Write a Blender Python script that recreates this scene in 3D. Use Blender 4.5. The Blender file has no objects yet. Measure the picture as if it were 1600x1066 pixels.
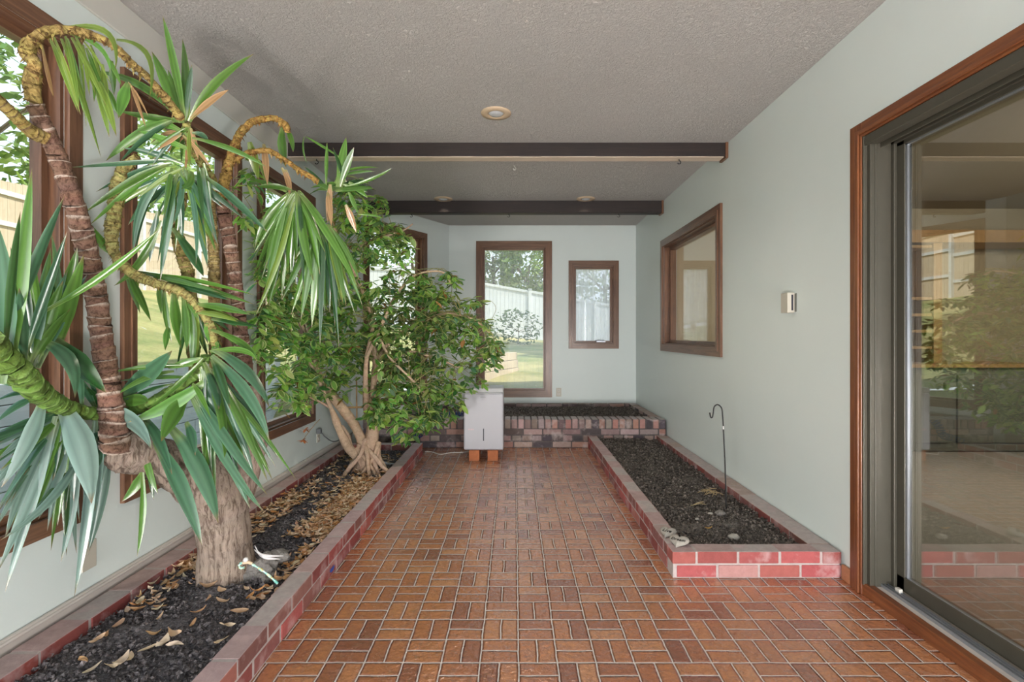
import bpy, bmesh, math, random
from mathutils import Vector, Matrix
import numpy as np
random.seed(7)
S = bpy.context.scene
COL = S.collection
H = 1.2                      # eye height of the photographer in metres
FPX = 795.0                  # focal length for a 1600 px wide frame
# ------------------------------------------------------------------ camera
cam = bpy.data.objects.new('camera', bpy.data.cameras.new('camera'))
COL.objects.link(cam)
cam.location = (0, 0, H)
cam.rotation_euler = (math.pi/2, 0, 0)
cam.data.sensor_width = 36
cam.data.lens = FPX/1600*36
cam.data.shift_x = -4/1600
cam.data.shift_y = -10/1600
cam.data.clip_start = .02
cam.data.clip_end = 400
S.camera = cam
# ------------------------------------------------------------------ world, sun, exposure
S.view_settings.view_transform = 'Standard'
S.view_settings.look = 'None'
S.view_settings.gamma = 1
S.view_settings.use_curve_mapping = False
S.view_settings.exposure = 1.0
W = bpy.data.worlds.new('world'); S.world = W; W.use_nodes = True
nt = W.node_tree; nt.nodes.clear()
wo = nt.nodes.new('ShaderNodeOutputWorld'); bg = nt.nodes.new('ShaderNodeBackground')
tc = nt.nodes.new('ShaderNodeTexCoord'); sp = nt.nodes.new('ShaderNodeSeparateXYZ'); rp = nt.nodes.new('ShaderNodeValToRGB')
nt.links.new(tc.outputs['Generated'], sp.inputs[0]); nt.links.new(sp.outputs['Z'], rp.inputs[0])
rp.color_ramp.elements[0].color = (.80, .86, .92, 1); rp.color_ramp.elements[0].position = 0.0
rp.color_ramp.elements[1].color = (.55, .74, .98, 1); rp.color_ramp.elements[1].position = .8
nt.links.new(rp.outputs[0], bg.inputs[0]); bg.inputs[1].default_value = .92
nt.links.new(bg.outputs[0], wo.inputs[0])
sun = bpy.data.objects.new('sun', bpy.data.lights.new('sun', 'SUN')); COL.objects.link(sun)
sun.data.energy = 3.5; sun.data.angle = math.radians(1.2); sun.data.color = (1, .95, .86)
sun.rotation_euler = Vector((-.62, .30, -.80)).to_track_quat('-Z', 'Y').to_euler()
def area(name, loc, direction, sx, sy, energy, color=(1, 1, 1), portal=False):
    l = bpy.data.lights.new(name, 'AREA'); l.shape = 'RECTANGLE'; l.size = sx; l.size_y = sy
    l.energy = energy; l.color = color
    o = bpy.data.objects.new(name, l); COL.objects.link(o)
    o.location = loc; o.rotation_euler = Vector(direction).to_track_quat('-Z', 'Y').to_euler()
    if portal: l.cycles.is_portal = True
    return o
area('daylight_portal', (-1.9, 1.53, 1.42), (1, 0, 0), .95, 1.95, 0, portal=True)
area('daylight_portal', (-1.9, 2.72, 1.42), (1, 0, 0), .95, 1.95, 0, portal=True)
area('daylight_portal', (-1.9, 3.9, 1.42), (1, 0, 0), .95, 1.95, 0, portal=True)
area('daylight_portal', (-1.9, .35, 1.42), (1, 0, 0), .95, 1.95, 0, portal=True)
area('daylight_portal', (0, 6.95, 1.42), (0, -1, 0), 1.0, 2.1, 0, portal=True)
area('daylight_portal', (0, -2.3, 1.3), (0, 1, 0), 3.0, 2.2, 0, portal=True)
area('rear_fill_strip', (-1.46, -2.0, 1.25), (.12, 1, .22), .46, 2.1, 15, (.95, .97, 1))  # added fill lamps behind the camera, brightening the whole room
area('rear_fill_strip', (1.38, -2.0, 1.25), (-.12, 1, .22), .42, 2.1, 18, (.95, .97, 1))
area('rear_fill_uplight', (-1.45, -1.9, .2), (.15, 1, .36), .45, .35, 56, (1, .95, .9))  # low added fill lamps aimed up to brighten the ceiling
area('rear_fill_uplight', (1.37, -1.9, .2), (-.2, 1, .36), .4, .35, 60, (1, .95, .9))
# ------------------------------------------------------------------ node helpers
class N:
    def __init__(s, name):
        s.m = bpy.data.materials.new(name); s.m.use_nodes = True; s.t = s.m.node_tree; s.t.nodes.clear()
        s.out = s.t.nodes.new('ShaderNodeOutputMaterial')
    def node(s, kind, **kw):
        n = s.t.nodes.new('ShaderNode'+kind)
        for k, v in kw.items(): setattr(n, k, v)
        return n
    def put(s, sock, v):
        if isinstance(v, bpy.types.NodeSocket): s.t.links.new(v, sock)
        elif v is not None:
            if sock.type == 'RGBA' and len(v) == 3: v = (*v, 1)
            sock.default_value = v
    def math(s, op, a, b=None, c=None):
        n = s.node('Math', operation=op); s.put(n.inputs[0], a)
        if b is not None: s.put(n.inputs[1], b)
        if c is not None: s.put(n.inputs[2], c)
        return n.outputs[0]
    def mix(s, f, a, b, mode='MIX'):
        n = s.node('Mix', data_type='RGBA', blend_type=mode); s.put(n.inputs[0], f); s.put(n.inputs[6], a); s.put(n.inputs[7], b)
        return n.outputs[2]
    def mixf(s, f, a, b):
        n = s.node('Mix', data_type='FLOAT'); s.put(n.inputs[0], f); s.put(n.inputs[2], a); s.put(n.inputs[3], b)
        return n.outputs[0]
    def obj(s, scale=(1, 1, 1), kind='Object'):
        t = s.node('TexCoord'); m = s.node('Mapping'); s.t.links.new(t.outputs[kind], m.inputs[0]); m.inputs['Scale'].default_value = scale
        return m.outputs[0]
    def noise(s, scale, detail=4, rough=.6, vec=None, dist=0):
        n = s.node('TexNoise'); n.inputs['Scale'].default_value = scale; n.inputs['Detail'].default_value = detail
        n.inputs['Roughness'].default_value = rough; n.inputs['Distortion'].default_value = dist
        s.put(n.inputs['Vector'], vec if vec is not None else s.obj()); return n.outputs['Fac']
    def vor(s, scale, vec=None, feature='F1', out='Distance'):
        n = s.node('TexVoronoi', feature=feature); n.inputs['Scale'].default_value = scale
        s.put(n.inputs['Vector'], vec if vec is not None else s.obj()); return n.outputs[out]
    def ramp(s, f, stops):
        n = s.node('ValToRGB'); e = n.color_ramp.elements
        while len(e) < len(stops): e.new(.5)
        for q, (p, c) in zip(e, stops):
            q.position = p; q.color = (*c, 1) if isinstance(c, tuple) else (c, c, c, 1)
        s.put(n.inputs[0], f); return n.outputs[0]
    def attr(s, name='Col'):
        n = s.node('Attribute', attribute_name=name); return n.outputs['Color']
    def bump(s, h, strength=.5, dist=.01):
        n = s.node('Bump'); n.inputs['Strength'].default_value = strength; n.inputs['Distance'].default_value = dist
        s.put(n.inputs['Height'], h); return n.outputs[0]
    def pbr(s, col, rough=.5, normal=None, metal=0, spec=.5, trans=0, sss=0, coat=0):
        n = s.node('BsdfPrincipled'); s.put(n.inputs['Base Color'], col); s.put(n.inputs['Roughness'], rough)
        s.put(n.inputs['Metallic'], metal); s.put(n.inputs['Specular IOR Level'], spec); s.put(n.inputs['Transmission Weight'], trans)
        n.inputs['Coat Weight'].default_value = coat; n.inputs['Coat Roughness'].default_value = .16
        if normal is not None: s.put(n.inputs['Normal'], normal)
        if normal is not None and coat: s.put(n.inputs['Coat Normal'], normal)
        return n.outputs[0]
    def end(s, sh): s.t.links.new(sh, s.out.inputs[0]); return s.m
def plain(name, col, rough=.5, metal=0, var=.12, scale=30, bump=0, spec=.5):
    n = N(name); f = n.noise(scale)
    c = n.mix(f, tuple(x*(1-var) for x in col), tuple(min(1, x*(1+var)) for x in col))
    return n.end(n.pbr(c, rough, n.bump(f, bump, .03 if bump >= 1 else .004) if bump else None, metal, spec))
MAT = {}
# wall paint, ceiling
n = N('wall_paint'); f = n.noise(2.2, 3); g = n.noise(160, 3)
MAT['wall'] = n.end(n.pbr(n.mix(f, (.63, .70, .69), (.68, .75, .74)), n.mixf(f, .34, .46), n.bump(g, .12, .002), spec=.4))
n = N('ceiling_plaster'); f = n.noise(38, 6, .72, dist=1.6); g = n.noise(1.3, 3); k = n.noise(90, 4)
hh = n.math('ADD', n.ramp(f, [(.38, 0.), (.62, 1.)]), n.math('MULTIPLY', k, .5))
MAT['ceil'] = n.end(n.pbr(n.mix(g, (.68, .65, .62), (.77, .74, .71)), .85, n.bump(hh, 1, .016)))
MAT['plaster'] = plain('smooth_plaster', (.55, .54, .50), .8, var=.05, scale=4)
# basket weave brick paver floor
n = N('brick_paver_floor'); md = .1412; X0 = .0145; Y0 = 1.5495*1.2
t = n.node('TexCoord'); sp = n.node('SeparateXYZ'); n.t.links.new(t.outputs['Object'], sp.inputs[0])
wob = n.noise(9, 2); wv = n.math('MULTIPLY', n.math('SUBTRACT', wob, .5), .010)
x = n.math('DIVIDE', n.math('ADD', n.math('SUBTRACT', sp.outputs[0], X0), wv), md)
y = n.math('DIVIDE', n.math('ADD', n.math('SUBTRACT', sp.outputs[1], Y0), wv), md)
ix, iy = n.math('FLOOR', x), n.math('FLOOR', y); fx, fy = n.math('FRACT', x), n.math('FRACT', y)
par = n.math('FLOORED_MODULO', n.math('ADD', ix, iy), 2.0)      # 1 = bricks lying across
lo = n.mixf(par, fy, fx); sh = n.mixf(par, fx, fy)
s2 = n.math('MULTIPLY', sh, 2.0); sub = n.math('FLOOR', s2); sf = n.math('FRACT', s2)
el = n.math('MULTIPLY', n.math('MINIMUM', lo, n.math('SUBTRACT', 1.0, lo)), md)
es = n.math('MULTIPLY', n.math('MINIMUM', sf, n.math('SUBTRACT', 1.0, sf)), md/2)
ed = n.math('MINIMUM', el, es)
cmb = n.node('CombineXYZ'); n.put(cmb.inputs[0], ix); n.put(cmb.inputs[1], iy); n.put(cmb.inputs[2], sub)
wn = n.node('TexWhiteNoise', noise_dimensions='3D'); n.t.links.new(cmb.outputs[0], wn.inputs[0]); rnd = wn.outputs['Value']
wn2 = wn.outputs['Color']
fine = n.noise(70, 5); mid = n.noise(17, 4)
bc = n.ramp(rnd, [(0, (.27, .095, .055)), (.2, (.42, .155, .068)), (.7, (.52, .21, .085)), (1, (.56, .26, .12))])
bc = n.mix(n.ramp(mid, [(.35, 0.), (.7, .45)]), bc, (.30, .13, .09))
bc = n.mix(n.ramp(fine, [(.45, 0.), (.8, .5)]), bc, (.15, .07, .05))
darkedge = n.ramp(n.math('ADD', ed, n.math('MULTIPLY', n.math('SUBTRACT', mid, .5), .012)), [(.002, .55), (.009, 0.)])
bc = n.mix(darkedge, bc, (.12, .055, .05))
gm = n.node('MapRange', interpolation_type='SMOOTHSTEP'); n.put(gm.inputs[0], n.math('ADD', ed, n.math('MULTIPLY', n.math('SUBTRACT', fine, .5), .0016)))
gm.inputs[1].default_value = .0017; gm.inputs[2].default_value = .0031; gmask = gm.outputs[0]
col = n.mix(gmask, n.mix(mid, (.58, .53, .50), (.70, .65, .61)), bc)
hm = n.node('MapRange', interpolation_type='SMOOTHSTEP'); n.put(hm.inputs[0], ed); hm.inputs[1].default_value = .0015; hm.inputs[2].default_value = .009
tilt = n.math('MULTIPLY', n.math('SUBTRACT', lo, .5), n.math('SUBTRACT', rnd, .5))
hgt = n.math('ADD', n.math('ADD', hm.outputs[0], n.math('MULTIPLY', n.noise(38, 3), .75)), n.math('MULTIPLY', tilt, .5))
rg = n.mixf(gmask, .75, n.mixf(mid, .16, .36))
MAT['floor'] = n.end(n.pbr(col, rg, n.bump(hgt, .9, .008), spec=.9, coat=.6))
# bricks driven by a colour per brick
def brickmat(name, pale, amount, rough=.85):
    n = N(name); c = n.attr(); f = n.noise(28, 5, .7); g = n.noise(110, 3); d = n.noise(9, 4)
    c2 = n.mix(n.ramp(f, [(.3, 0.), (.75, .55)]), c, n.mix(1, c, (.55, .5, .5), 'MULTIPLY'))
    c3 = n.mix(n.ramp(d, [(.52, 0.), (.72, amount)]), c2, pale)
    return n.end(n.pbr(c3, rough, n.bump(n.math('ADD', f, n.math('MULTIPLY', g, .6)), .5, .003), spec=.3))
MAT['brick'] = brickmat('red_brick', (.52, .38, .38), .7)
MAT['oldbrick'] = brickmat('old_brick', (.44, .38, .37), .75)
# woods
def wood(name, a, b, rough=.4, axis=2, sc=1.0):
    n = N(name); s = [26*sc]*3; s[axis] = 1.6*sc
    f = n.noise(1.6, 5, .62, n.obj(tuple(s)), 1.2); g = n.noise(5, 3)
    c = n.mix(n.ramp(f, [(.3, 0.), (.7, 1.)]), a, b); c = n.mix(n.math('MULTIPLY', g, .25), c, (.02, .012, .01))
    return n.end(n.pbr(c, rough, n.bump(f, .15, .002), spec=.5))
MAT['trim'] = wood('stained_wood_upright', (.10, .045, .026), (.25, .125, .07), .32)
MAT['trimh'] = wood('stained_wood_level', (.10, .045, .026), (.25, .125, .07), .32, 1)
MAT['trimx'] = wood('stained_wood_cross', (.11, .055, .032), (.26, .14, .085), .35, 0)
MAT['doorwood'] = wood('red_brown_casing', (.13, .038, .016), (.28, .10, .035), .3)
MAT['doorwoodh'] = wood('red_brown_casing_level', (.13, .038, .016), (.28, .10, .035), .3, 1)
MAT['beam'] = wood('dark_beam_wood', (.012, .008, .008), (.030, .018, .015), .6, 0)
MAT['beamraw'] = wood('bare_beam_wood', (.60, .48, .38), (.74, .62, .50), .6, 0)
MAT['tanwood'] = wood('tan_oak', (.42, .25, .11), (.55, .34, .16), .5, 2, .6)
MAT['fencewood'] = wood('pale_fence_board', (.52, .40, .27), (.64, .52, .38), .8, 2, .5)
MAT['greywood'] = wood('weathered_timber', (.60, .59, .56), (.76, .75, .72), .85, 1, .5)
MAT['bronze'] = plain('bronze_aluminium', (.075, .070, .054), .42, .25, .15, 8)
MAT['alu'] = plain('dull_aluminium', (.36, .38, .42), .35, .7, .1, 12)
MAT['white'] = plain('white_vinyl', (.66, .66, .67), .45, 0, .04, 3)
MAT['plastic'] = plain('white_plastic', (.43, .43, .47), .38, 0, .02, 3)
MAT['plasticg'] = plain('grey_plastic', (.42, .43, .44), .4, 0, .02, 3)
MAT['ivory'] = plain('ivory_plastic', (.50, .47, .40), .4, 0, .03, 9)
MAT['black'] = plain('black_iron', (.012, .012, .014), .45, .3, .1, 20)
MAT['dark'] = plain('dark_slot', (.03, .03, .045), .5)
MAT['carpet'] = plain('grey_carpet', (.40, .39, .37), .95, 0, .35, 220, .8)
MAT['intwall'] = plain('cream_room_paint', (.42, .36, .26), .8, 0, .05, 3)
MAT['intgrey'] = plain('green_grey_cabinet_paint', (.16, .17, .15), .5, 0, .08, 8)
MAT['base'] = plain('beige_baseboard', (.50, .46, .43), .5, 0, .08, 9)
MAT['bluehose'] = plain('blue_hose_plastic', (.015, .04, .17), .3, 0, .2, 40)
MAT['cord'] = plain('white_cord_plastic', (.62, .60, .56), .5)
MAT['greycord'] = plain('grey_cord_plastic', (.10, .11, .12), .5)
MAT['bulb'] = plain('frosted_bulb_glass', (.50, .52, .54), .25)
MAT['canring'] = plain('tan_light_ring', (.55, .42, .29), .5)
MAT['stone'] = plain('pale_pebble', (.34, .32, .285), .85, 0, .15, 60, .6)
MAT['rock'] = plain('grey_rock', (.17, .158, .148), .95, 0, .35, 22, 1)
MAT['feather'] = plain('white_feather', (.62, .60, .60), .8)
MAT['letter'] = plain('engraved_letter', (.05, .045, .04), .8)
MAT['logo'] = plain('small_grey_print', (.28, .28, .30), .6)
MAT['pinklabel'] = plain('faded_pink_print', (.62, .47, .50), .6)
MAT['steelpipe'] = plain('pale_pipe', (.50, .50, .52), .4, .2, .1, 15)
MAT['terracotta'] = plain('orange_block_brick', (.40, .13, .05), .8, 0, .3, 40, .6)
MAT['tilebase'] = plain('brown_base_tile', (.36, .16, .08), .5, 0, .35, 30, .4)
MAT['bluepaint'] = plain('blue_paint_mark', (.03, .07, .38), .7)
n = N('glass_cane'); f = n.noise(60, 3); MAT['cane'] = n.end(n.pbr(n.ramp(f, [(.35, (.10, .42, .36)), (.5, (.45, .62, .55)), (.62, (.5, .40, .08))]), .08, spec=.9))
# glazing
def glazing(name, refl, tint, haze=0, streak=False):
    n = N(name); tr = n.node('BsdfTransparent'); n.put(tr.inputs[0], tint)
    gl = n.node('BsdfGlossy'); gl.inputs['Roughness'].default_value = .0; gl.inputs[0].default_value = (1, 1, 1, 1)
    fr = n.node('Fresnel'); ge = n.node('NewGeometry'); n.put(fr.inputs[0], n.mixf(ge.outputs['Backfacing'], 1.5, 1/1.5))
    m = n.node('MixShader'); n.put(m.inputs[0], n.math('MINIMUM', n.math('MULTIPLY', fr.outputs[0], refl), 1.0)); n.t.links.new(tr.outputs[0], m.inputs[1]); n.t.links.new(gl.outputs[0], m.inputs[2])
    o = m.outputs[0]
    if haze:
        tl = n.node('BsdfTranslucent'); tl.inputs[0].default_value = (.86, .88, .93, 1)
        df = n.node('BsdfDiffuse'); df.inputs[0].default_value = (.8, .82, .86, 1)
        md_ = n.node('MixShader'); md_.inputs[0].default_value = .3; n.t.links.new(tl.outputs[0], md_.inputs[1]); n.t.links.new(df.outputs[0], md_.inputs[2])
        f = n.noise(1.6, 4, .6, n.obj((26, 26, 1.6))) if streak else n.noise(3)
        g = n.noise(2.3, 3)
        fac = n.math('MULTIPLY', n.math('ADD', n.ramp(f, [(.3, .35), (.75, 1.)]), n.ramp(g, [(.35, -.3), (.65, .3)])), haze)
        m2 = n.node('MixShader'); n.put(m2.inputs[0], n.math('MAXIMUM', fac, 0.0)); n.t.links.new(o, m2.inputs[1]); n.t.links.new(md_.outputs[0], m2.inputs[2]); o = m2.outputs[0]
    return n.end(o)
MAT['glass'] = glazing('clear_window_glass', 1.0, (.96, .98, .97))
MAT['hazeglass'] = glazing('streaked_window_glass', 1.0, (.95, .97, .96), .16, True)
MAT['fogglass'] = glazing('fogged_window_glass', 1.0, (.93, .95, .98), .55, True)
MAT['doorglass'] = glazing('door_glass', 3.6, (.80, .82, .80))
# soil, litter, plants
def soilmat(name, a, b, c):
    n = N(name); f = n.noise(55, 6, .75); v = n.vor(95); g = n.noise(6, 3)
    col = n.mix(n.ramp(f, [(.35, 0.), (.65, 1.)]), a, b); col = n.mix(1, col, n.attr(), 'MULTIPLY'); col = n.mix(n.ramp(n.noise(170, 2), [(.62, 0.), (.72, .8)]), col, c); col = n.mix(n.math('MULTIPLY', g, .4), col, a)
    return n.end(n.pbr(col, .97, n.bump(n.math('ADD', f, v), 1, .014), spec=.2))
MAT['soil'] = soilmat('dark_potting_soil', (.075, .07, .078), (.27, .25, .265), (.5, .48, .46))
MAT['soil2'] = soilmat('dry_soil', (.07, .062, .056), (.28, .25, .23), (.5, .45, .38))
def leafmat(name, rough, trans=.25, spec=.5, str_=True):
    n = N(name); c = n.attr(); f = n.noise(14, 3)
    c = n.mix(n.math('MULTIPLY', f, .3), c, n.mix(1, c, (.6, .7, .6), 'MULTIPLY'))
    p = n.pbr(c, rough, spec=spec); t = n.node('BsdfTranslucent'); n.put(t.inputs[0], n.mix(1, c, (1.5, 1.5, .8), 'MULTIPLY'))
    m = n.node('MixShader'); m.inputs[0].default_value = trans; n.t.links.new(p, m.inputs[1]); n.t.links.new(t.outputs[0], m.inputs[2])
    return n.end(m.outputs[0])
MAT['yucca'] = leafmat('yucca_leaf', .27, .15, .8)
MAT['ficus'] = leafmat('variegated_leaf', .38, .42, .5)
MAT['dryleaf'] = leafmat('dry_leaf', .8, .15, .2)
MAT['treeleaf'] = leafmat('garden_tree_leaf', .7, .3, .2)
def barkmat(name, scale, rough=.9, axis=None, dark=.85, bd=.012):
    n = N(name); c = n.attr(); v = n.obj(axis or (1, 1, 1)); f = n.noise(scale, 6, .72, v, .9)
    c = n.mix(n.ramp(f, [(.40, dark), (.52, 0.)]), c, n.mix(1, c, (.30, .25, .23), 'MULTIPLY')); c = n.mix(n.ramp(f, [(.55, 0.), (.72, .5)]), c, n.mix(1, c, (1.5, 1.5, 1.5), 'MULTIPLY'))
    return n.end(n.pbr(c, rough, n.bump(f, .9, bd), spec=.2))
MAT['bark'] = barkmat('furrowed_bark', 34, axis=(1.5, 1.5, .30))
MAT['stem'] = barkmat('ringed_stem', 60)
MAT['greenstem'] = barkmat('green_stem', 25, .5)
MAT['ficusbark'] = barkmat('smooth_tan_bark', 45, dark=.28, bd=.003)
n = N('lawn_grass'); f = n.noise(14, 6, .75); g = n.noise(.6, 3)
MAT['lawn'] = n.end(n.pbr(n.mix(n.ramp(g, [(.4, 0.), (.62, 1.)]), n.mix(f, (.17, .21, .08), (.33, .36, .14)), n.mix(f, (.42, .36, .15), (.62, .53, .26))), .95, n.bump(f, 1, .05), spec=.1))
# ------------------------------------------------------------------ mesh helpers
class MB:
    """collects faces, each with its own colour; build() links ONE mesh object"""
    def __init__(s): s.v = []; s.f = []; s.c = []; s.mi = []; s.sm = []
    def face(s, pts, col=(.5, .5, .5), mi=0, smooth=False):
        b = len(s.v); s.v += [tuple(p) for p in pts]; s.f.append(tuple(range(b, b+len(pts))))
        s.c.append([col]*len(pts) if not isinstance(col[0], (tuple, list)) else col); s.mi.append(mi); s.sm.append(smooth)
    def grid(s, rows, cols, smooth=True, mi=0, closed=False):
        """rows: list of lists of points; cols: matching colours"""
        b = len(s.v); nr = len(rows); nc = len(rows[0])
        for r in rows: s.v += [tuple(p) for p in r]
        for i in range(nr-1):
            for j in range(nc if closed else nc-1):
                k = (j+1) % nc
                s.f.append((b+i*nc+j, b+i*nc+k, b+(i+1)*nc+k, b+(i+1)*nc+j))
                s.c.append([cols[i][j], cols[i][k], cols[i+1][k], cols[i+1][j]]); s.mi.append(mi); s.sm.append(smooth)
    def box(s, lo, hi, col=(.5, .5, .5), top=None, mi=0, M=None):
        x0, y0, z0 = lo; x1, y1, z1 = hi
        P = [(x0,y0,z0),(x1,y0,z0),(x1,y1,z0),(x0,y1,z0),(x0,y0,z1),(x1,y0,z1),(x1,y1,z1),(x0,y1,z1)]
        if M is not None: P = [tuple(M @ Vector(p)) for p in P]
        b = len(s.v); s.v += P
        for i, q in enumerate([(3,2,1,0),(4,5,6,7),(0,1,5,4),(1,2,6,5),(2,3,7,6),(3,0,4,7)]):
            s.f.append(tuple(b+k for k in q)); s.c.append([top if (i == 1 and top) else col]*4); s.mi.append(mi); s.sm.append(False)
    def tube(s, pts, rad, col=(.5, .5, .5), n=8, cap=True, mi=0, wob=0, tilt=None):
        pts = [Vector(p) for p in pts]; m = len(pts)
        if not isinstance(rad, (list, tuple)): rad = [rad]*m
        cols = col if isinstance(col, list) else [col]*m
        rows = []; cc = []; up = Vector((.13, .27, 1)).normalized(); prev = None
        for i, p in enumerate(pts):
            t = (pts[min(i+1, m-1)]-pts[max(i-1, 0)])
            t = t.normalized() if t.length > 1e-9 else Vector((0, 0, 1))
            if prev is None:
                a = t.cross(up);  a = a if a.length > .05 else t.cross(Vector((1, 0, 0)))
            else: a = prev - t*prev.dot(t)
            a.normalize(); prev = a; b2 = t.cross(a)
            r = []
            for k in range(n):
                th = 2*math.pi*k/n; rr = rad[i]*(1+wob*math.sin(k*2.4+i*.35)*.5+wob*(random.random()-.5)*.5)
                q = p+a*(math.cos(th)*rr)+b2*(math.sin(th)*rr)
                if tilt: q = q+t*(rr*(tilt[i][0]*math.cos(th+tilt[i][1])+tilt[i][2]*math.sin(3*th+tilt[i][1])))
                r.append(q)
            rows.append(r); cc.append([cols[i]]*n)
        s.grid(rows, cc, True, mi, True)
        if cap:
            for r, cl in ((rows[0][::-1], cols[0]), (rows[-1], cols[-1])): s.face(r, cl, mi)
    def lathe(s, prof, c=(0, 0, 0), n=24, col=(.5, .5, .5), mi=0):
        rows = [[(c[0]+r*math.cos(2*math.pi*k/n), c[1]+r*math.sin(2*math.pi*k/n), c[2]+z) for k in range(n)] for r, z in prof]
        s.grid(rows, [[col]*n for _ in rows], True, mi, True)
    def build(s, name, mat, parent=None, bevel=0, smooth=None, seg=2, origin=None, sub=0):
        me = bpy.data.meshes.new(name); v = s.v
        if origin is not None: v = [(a-origin[0], b-origin[1], c-origin[2]) for a, b, c in v]
        me.from_pydata(v, [], s.f)
        at = me.color_attributes.new('Col', 'FLOAT_COLOR', 'CORNER')
        at.data.foreach_set('color', np.array([x for f in s.c for q in f for x in (q[0], q[1], q[2], 1)], dtype=np.float32))
        me.polygons.foreach_set('material_index', s.mi); me.polygons.foreach_set('use_smooth', s.sm if smooth is None else [smooth]*len(s.f))
        for m in (mat if isinstance(mat, list) else [mat]): me.materials.append(m if not isinstance(m, str) else MAT[m])
        me.update()
        o = bpy.data.objects.new(name, me); COL.objects.link(o)
        if parent is not None: o.parent = parent
        elif origin is not None: o.location = origin
        if bevel:
            b = o.modifiers.new('b', 'BEVEL'); b.width = bevel; b.segments = seg; b.limit_method = 'ANGLE'; b.angle_limit = .7
        if sub: q = o.modifiers.new('s', 'SUBSURF'); q.levels = sub; q.render_levels = sub
        return o
def tag(o, label=None, cat=None, group=None, kind=None):
    if label: o['label'] = label
    if cat: o['category'] = cat
    if group: o['group'] = group
    if kind: o['kind'] = kind
    return o
def thing(name, label, cat, loc=(0, 0, 0), group=None, rz=0, kind=None):
    o = bpy.data.objects.new(name, None); COL.objects.link(o); o.location = loc; o.rotation_euler = (0, 0, rz); o.empty_display_size = .1
    return tag(o, label, cat, group, kind)
def copy_tree(o, parent=None):
    c = o.copy(); COL.objects.link(c)
    if parent is not None: c.parent = parent
    for ch in list(o.children): copy_tree(ch, c)
    return c
def P(x, y, d):      # the point that the photograph shows at pixel x, y when it stands d metres away
    return Vector(((x-804)/FPX*d, d, H-(y-523)/FPX*d))
def spline(pts, n=8):
    """Catmull-Rom through points (any dimension)"""
    pts = [np.array(p, float) for p in pts]; out = []
    q = [2*pts[0]-pts[1]]+pts+[2*pts[-1]-pts[-2]]
    for i in range(1, len(q)-2):
        for k in range(n):
            t = k/n; a, b, c, d = q[i-1], q[i], q[i+1], q[i+2]
            out.append(.5*((2*b)+(-a+c)*t+(2*a-5*b+4*c-d)*t*t+(-a+3*b-3*c+d)*t**3))
    out.append(pts[-1]); return out
def lathed(mb, *a, **k): mb.lathe(*a, **k)
# ------------------------------------------------------------------ shell
XR, XL, YB, ZC = 1.62, -1.733, 6.794, 2.658
A0, A1 = Vector((XL, 5.388, 0)), Vector((-.876, YB, 0))
YF = -2.2
def frame(p, q):
    """matrix with x along p->q, y to the outside (left of the walk is the outside when wall is walked with the room on the right)"""
    u = (q-p).normalized(); v = Vector((-u.y, u.x, 0))
    return Matrix(((u.x, v.x, 0, p.x), (u.y, v.y, 0, p.y), (0, 0, 1, p.z), (0, 0, 0, 1)))
def wall(name, M, length, z0, z1, th, holes, mat='wall', mat2=None):
    xs = sorted({0, length, *[h[0] for h in holes], *[h[1] for h in holes]}); zs = sorted({z0, z1, *[h[2] for h in holes], *[h[3] for h in holes]})
    mb = MB()
    def solid(i, j):
        if i < 0 or j < 0 or i >= len(xs)-1 or j >= len(zs)-1: return False
        cx, cz = (xs[i]+xs[i+1])/2, (zs[j]+zs[j+1])/2
        return not any(h[0] < cx < h[1] and h[2] < cz < h[3] for h in holes)
    def quad(*p): mb.face([M @ Vector(q) for q in p])
    for i in range(len(xs)-1):
        for j in range(len(zs)-1):
            if not solid(i, j): continue
            a, b, c, d = xs[i], xs[i+1], zs[j], zs[j+1]
            quad((a, 0, c), (b, 0, c), (b, 0, d), (a, 0, d)); quad((b, th, c), (a, th, c), (a, th, d), (b, th, d))
            if not solid(i-1, j): quad((a, th, c), (a, 0, c), (a, 0, d), (a, th, d))
            if not solid(i+1, j): quad((b, 0, c), (b, th, c), (b, th, d), (b, 0, d))
            if not solid(i, j-1): quad((a, th, c), (b, th, c), (b, 0, c), (a, 0, c))
            if not solid(i, j+1): quad((a, 0, d), (b, 0, d), (b, th, d), (a, th, d))
    return tag(mb.build(name, mat), kind='structure')
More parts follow.
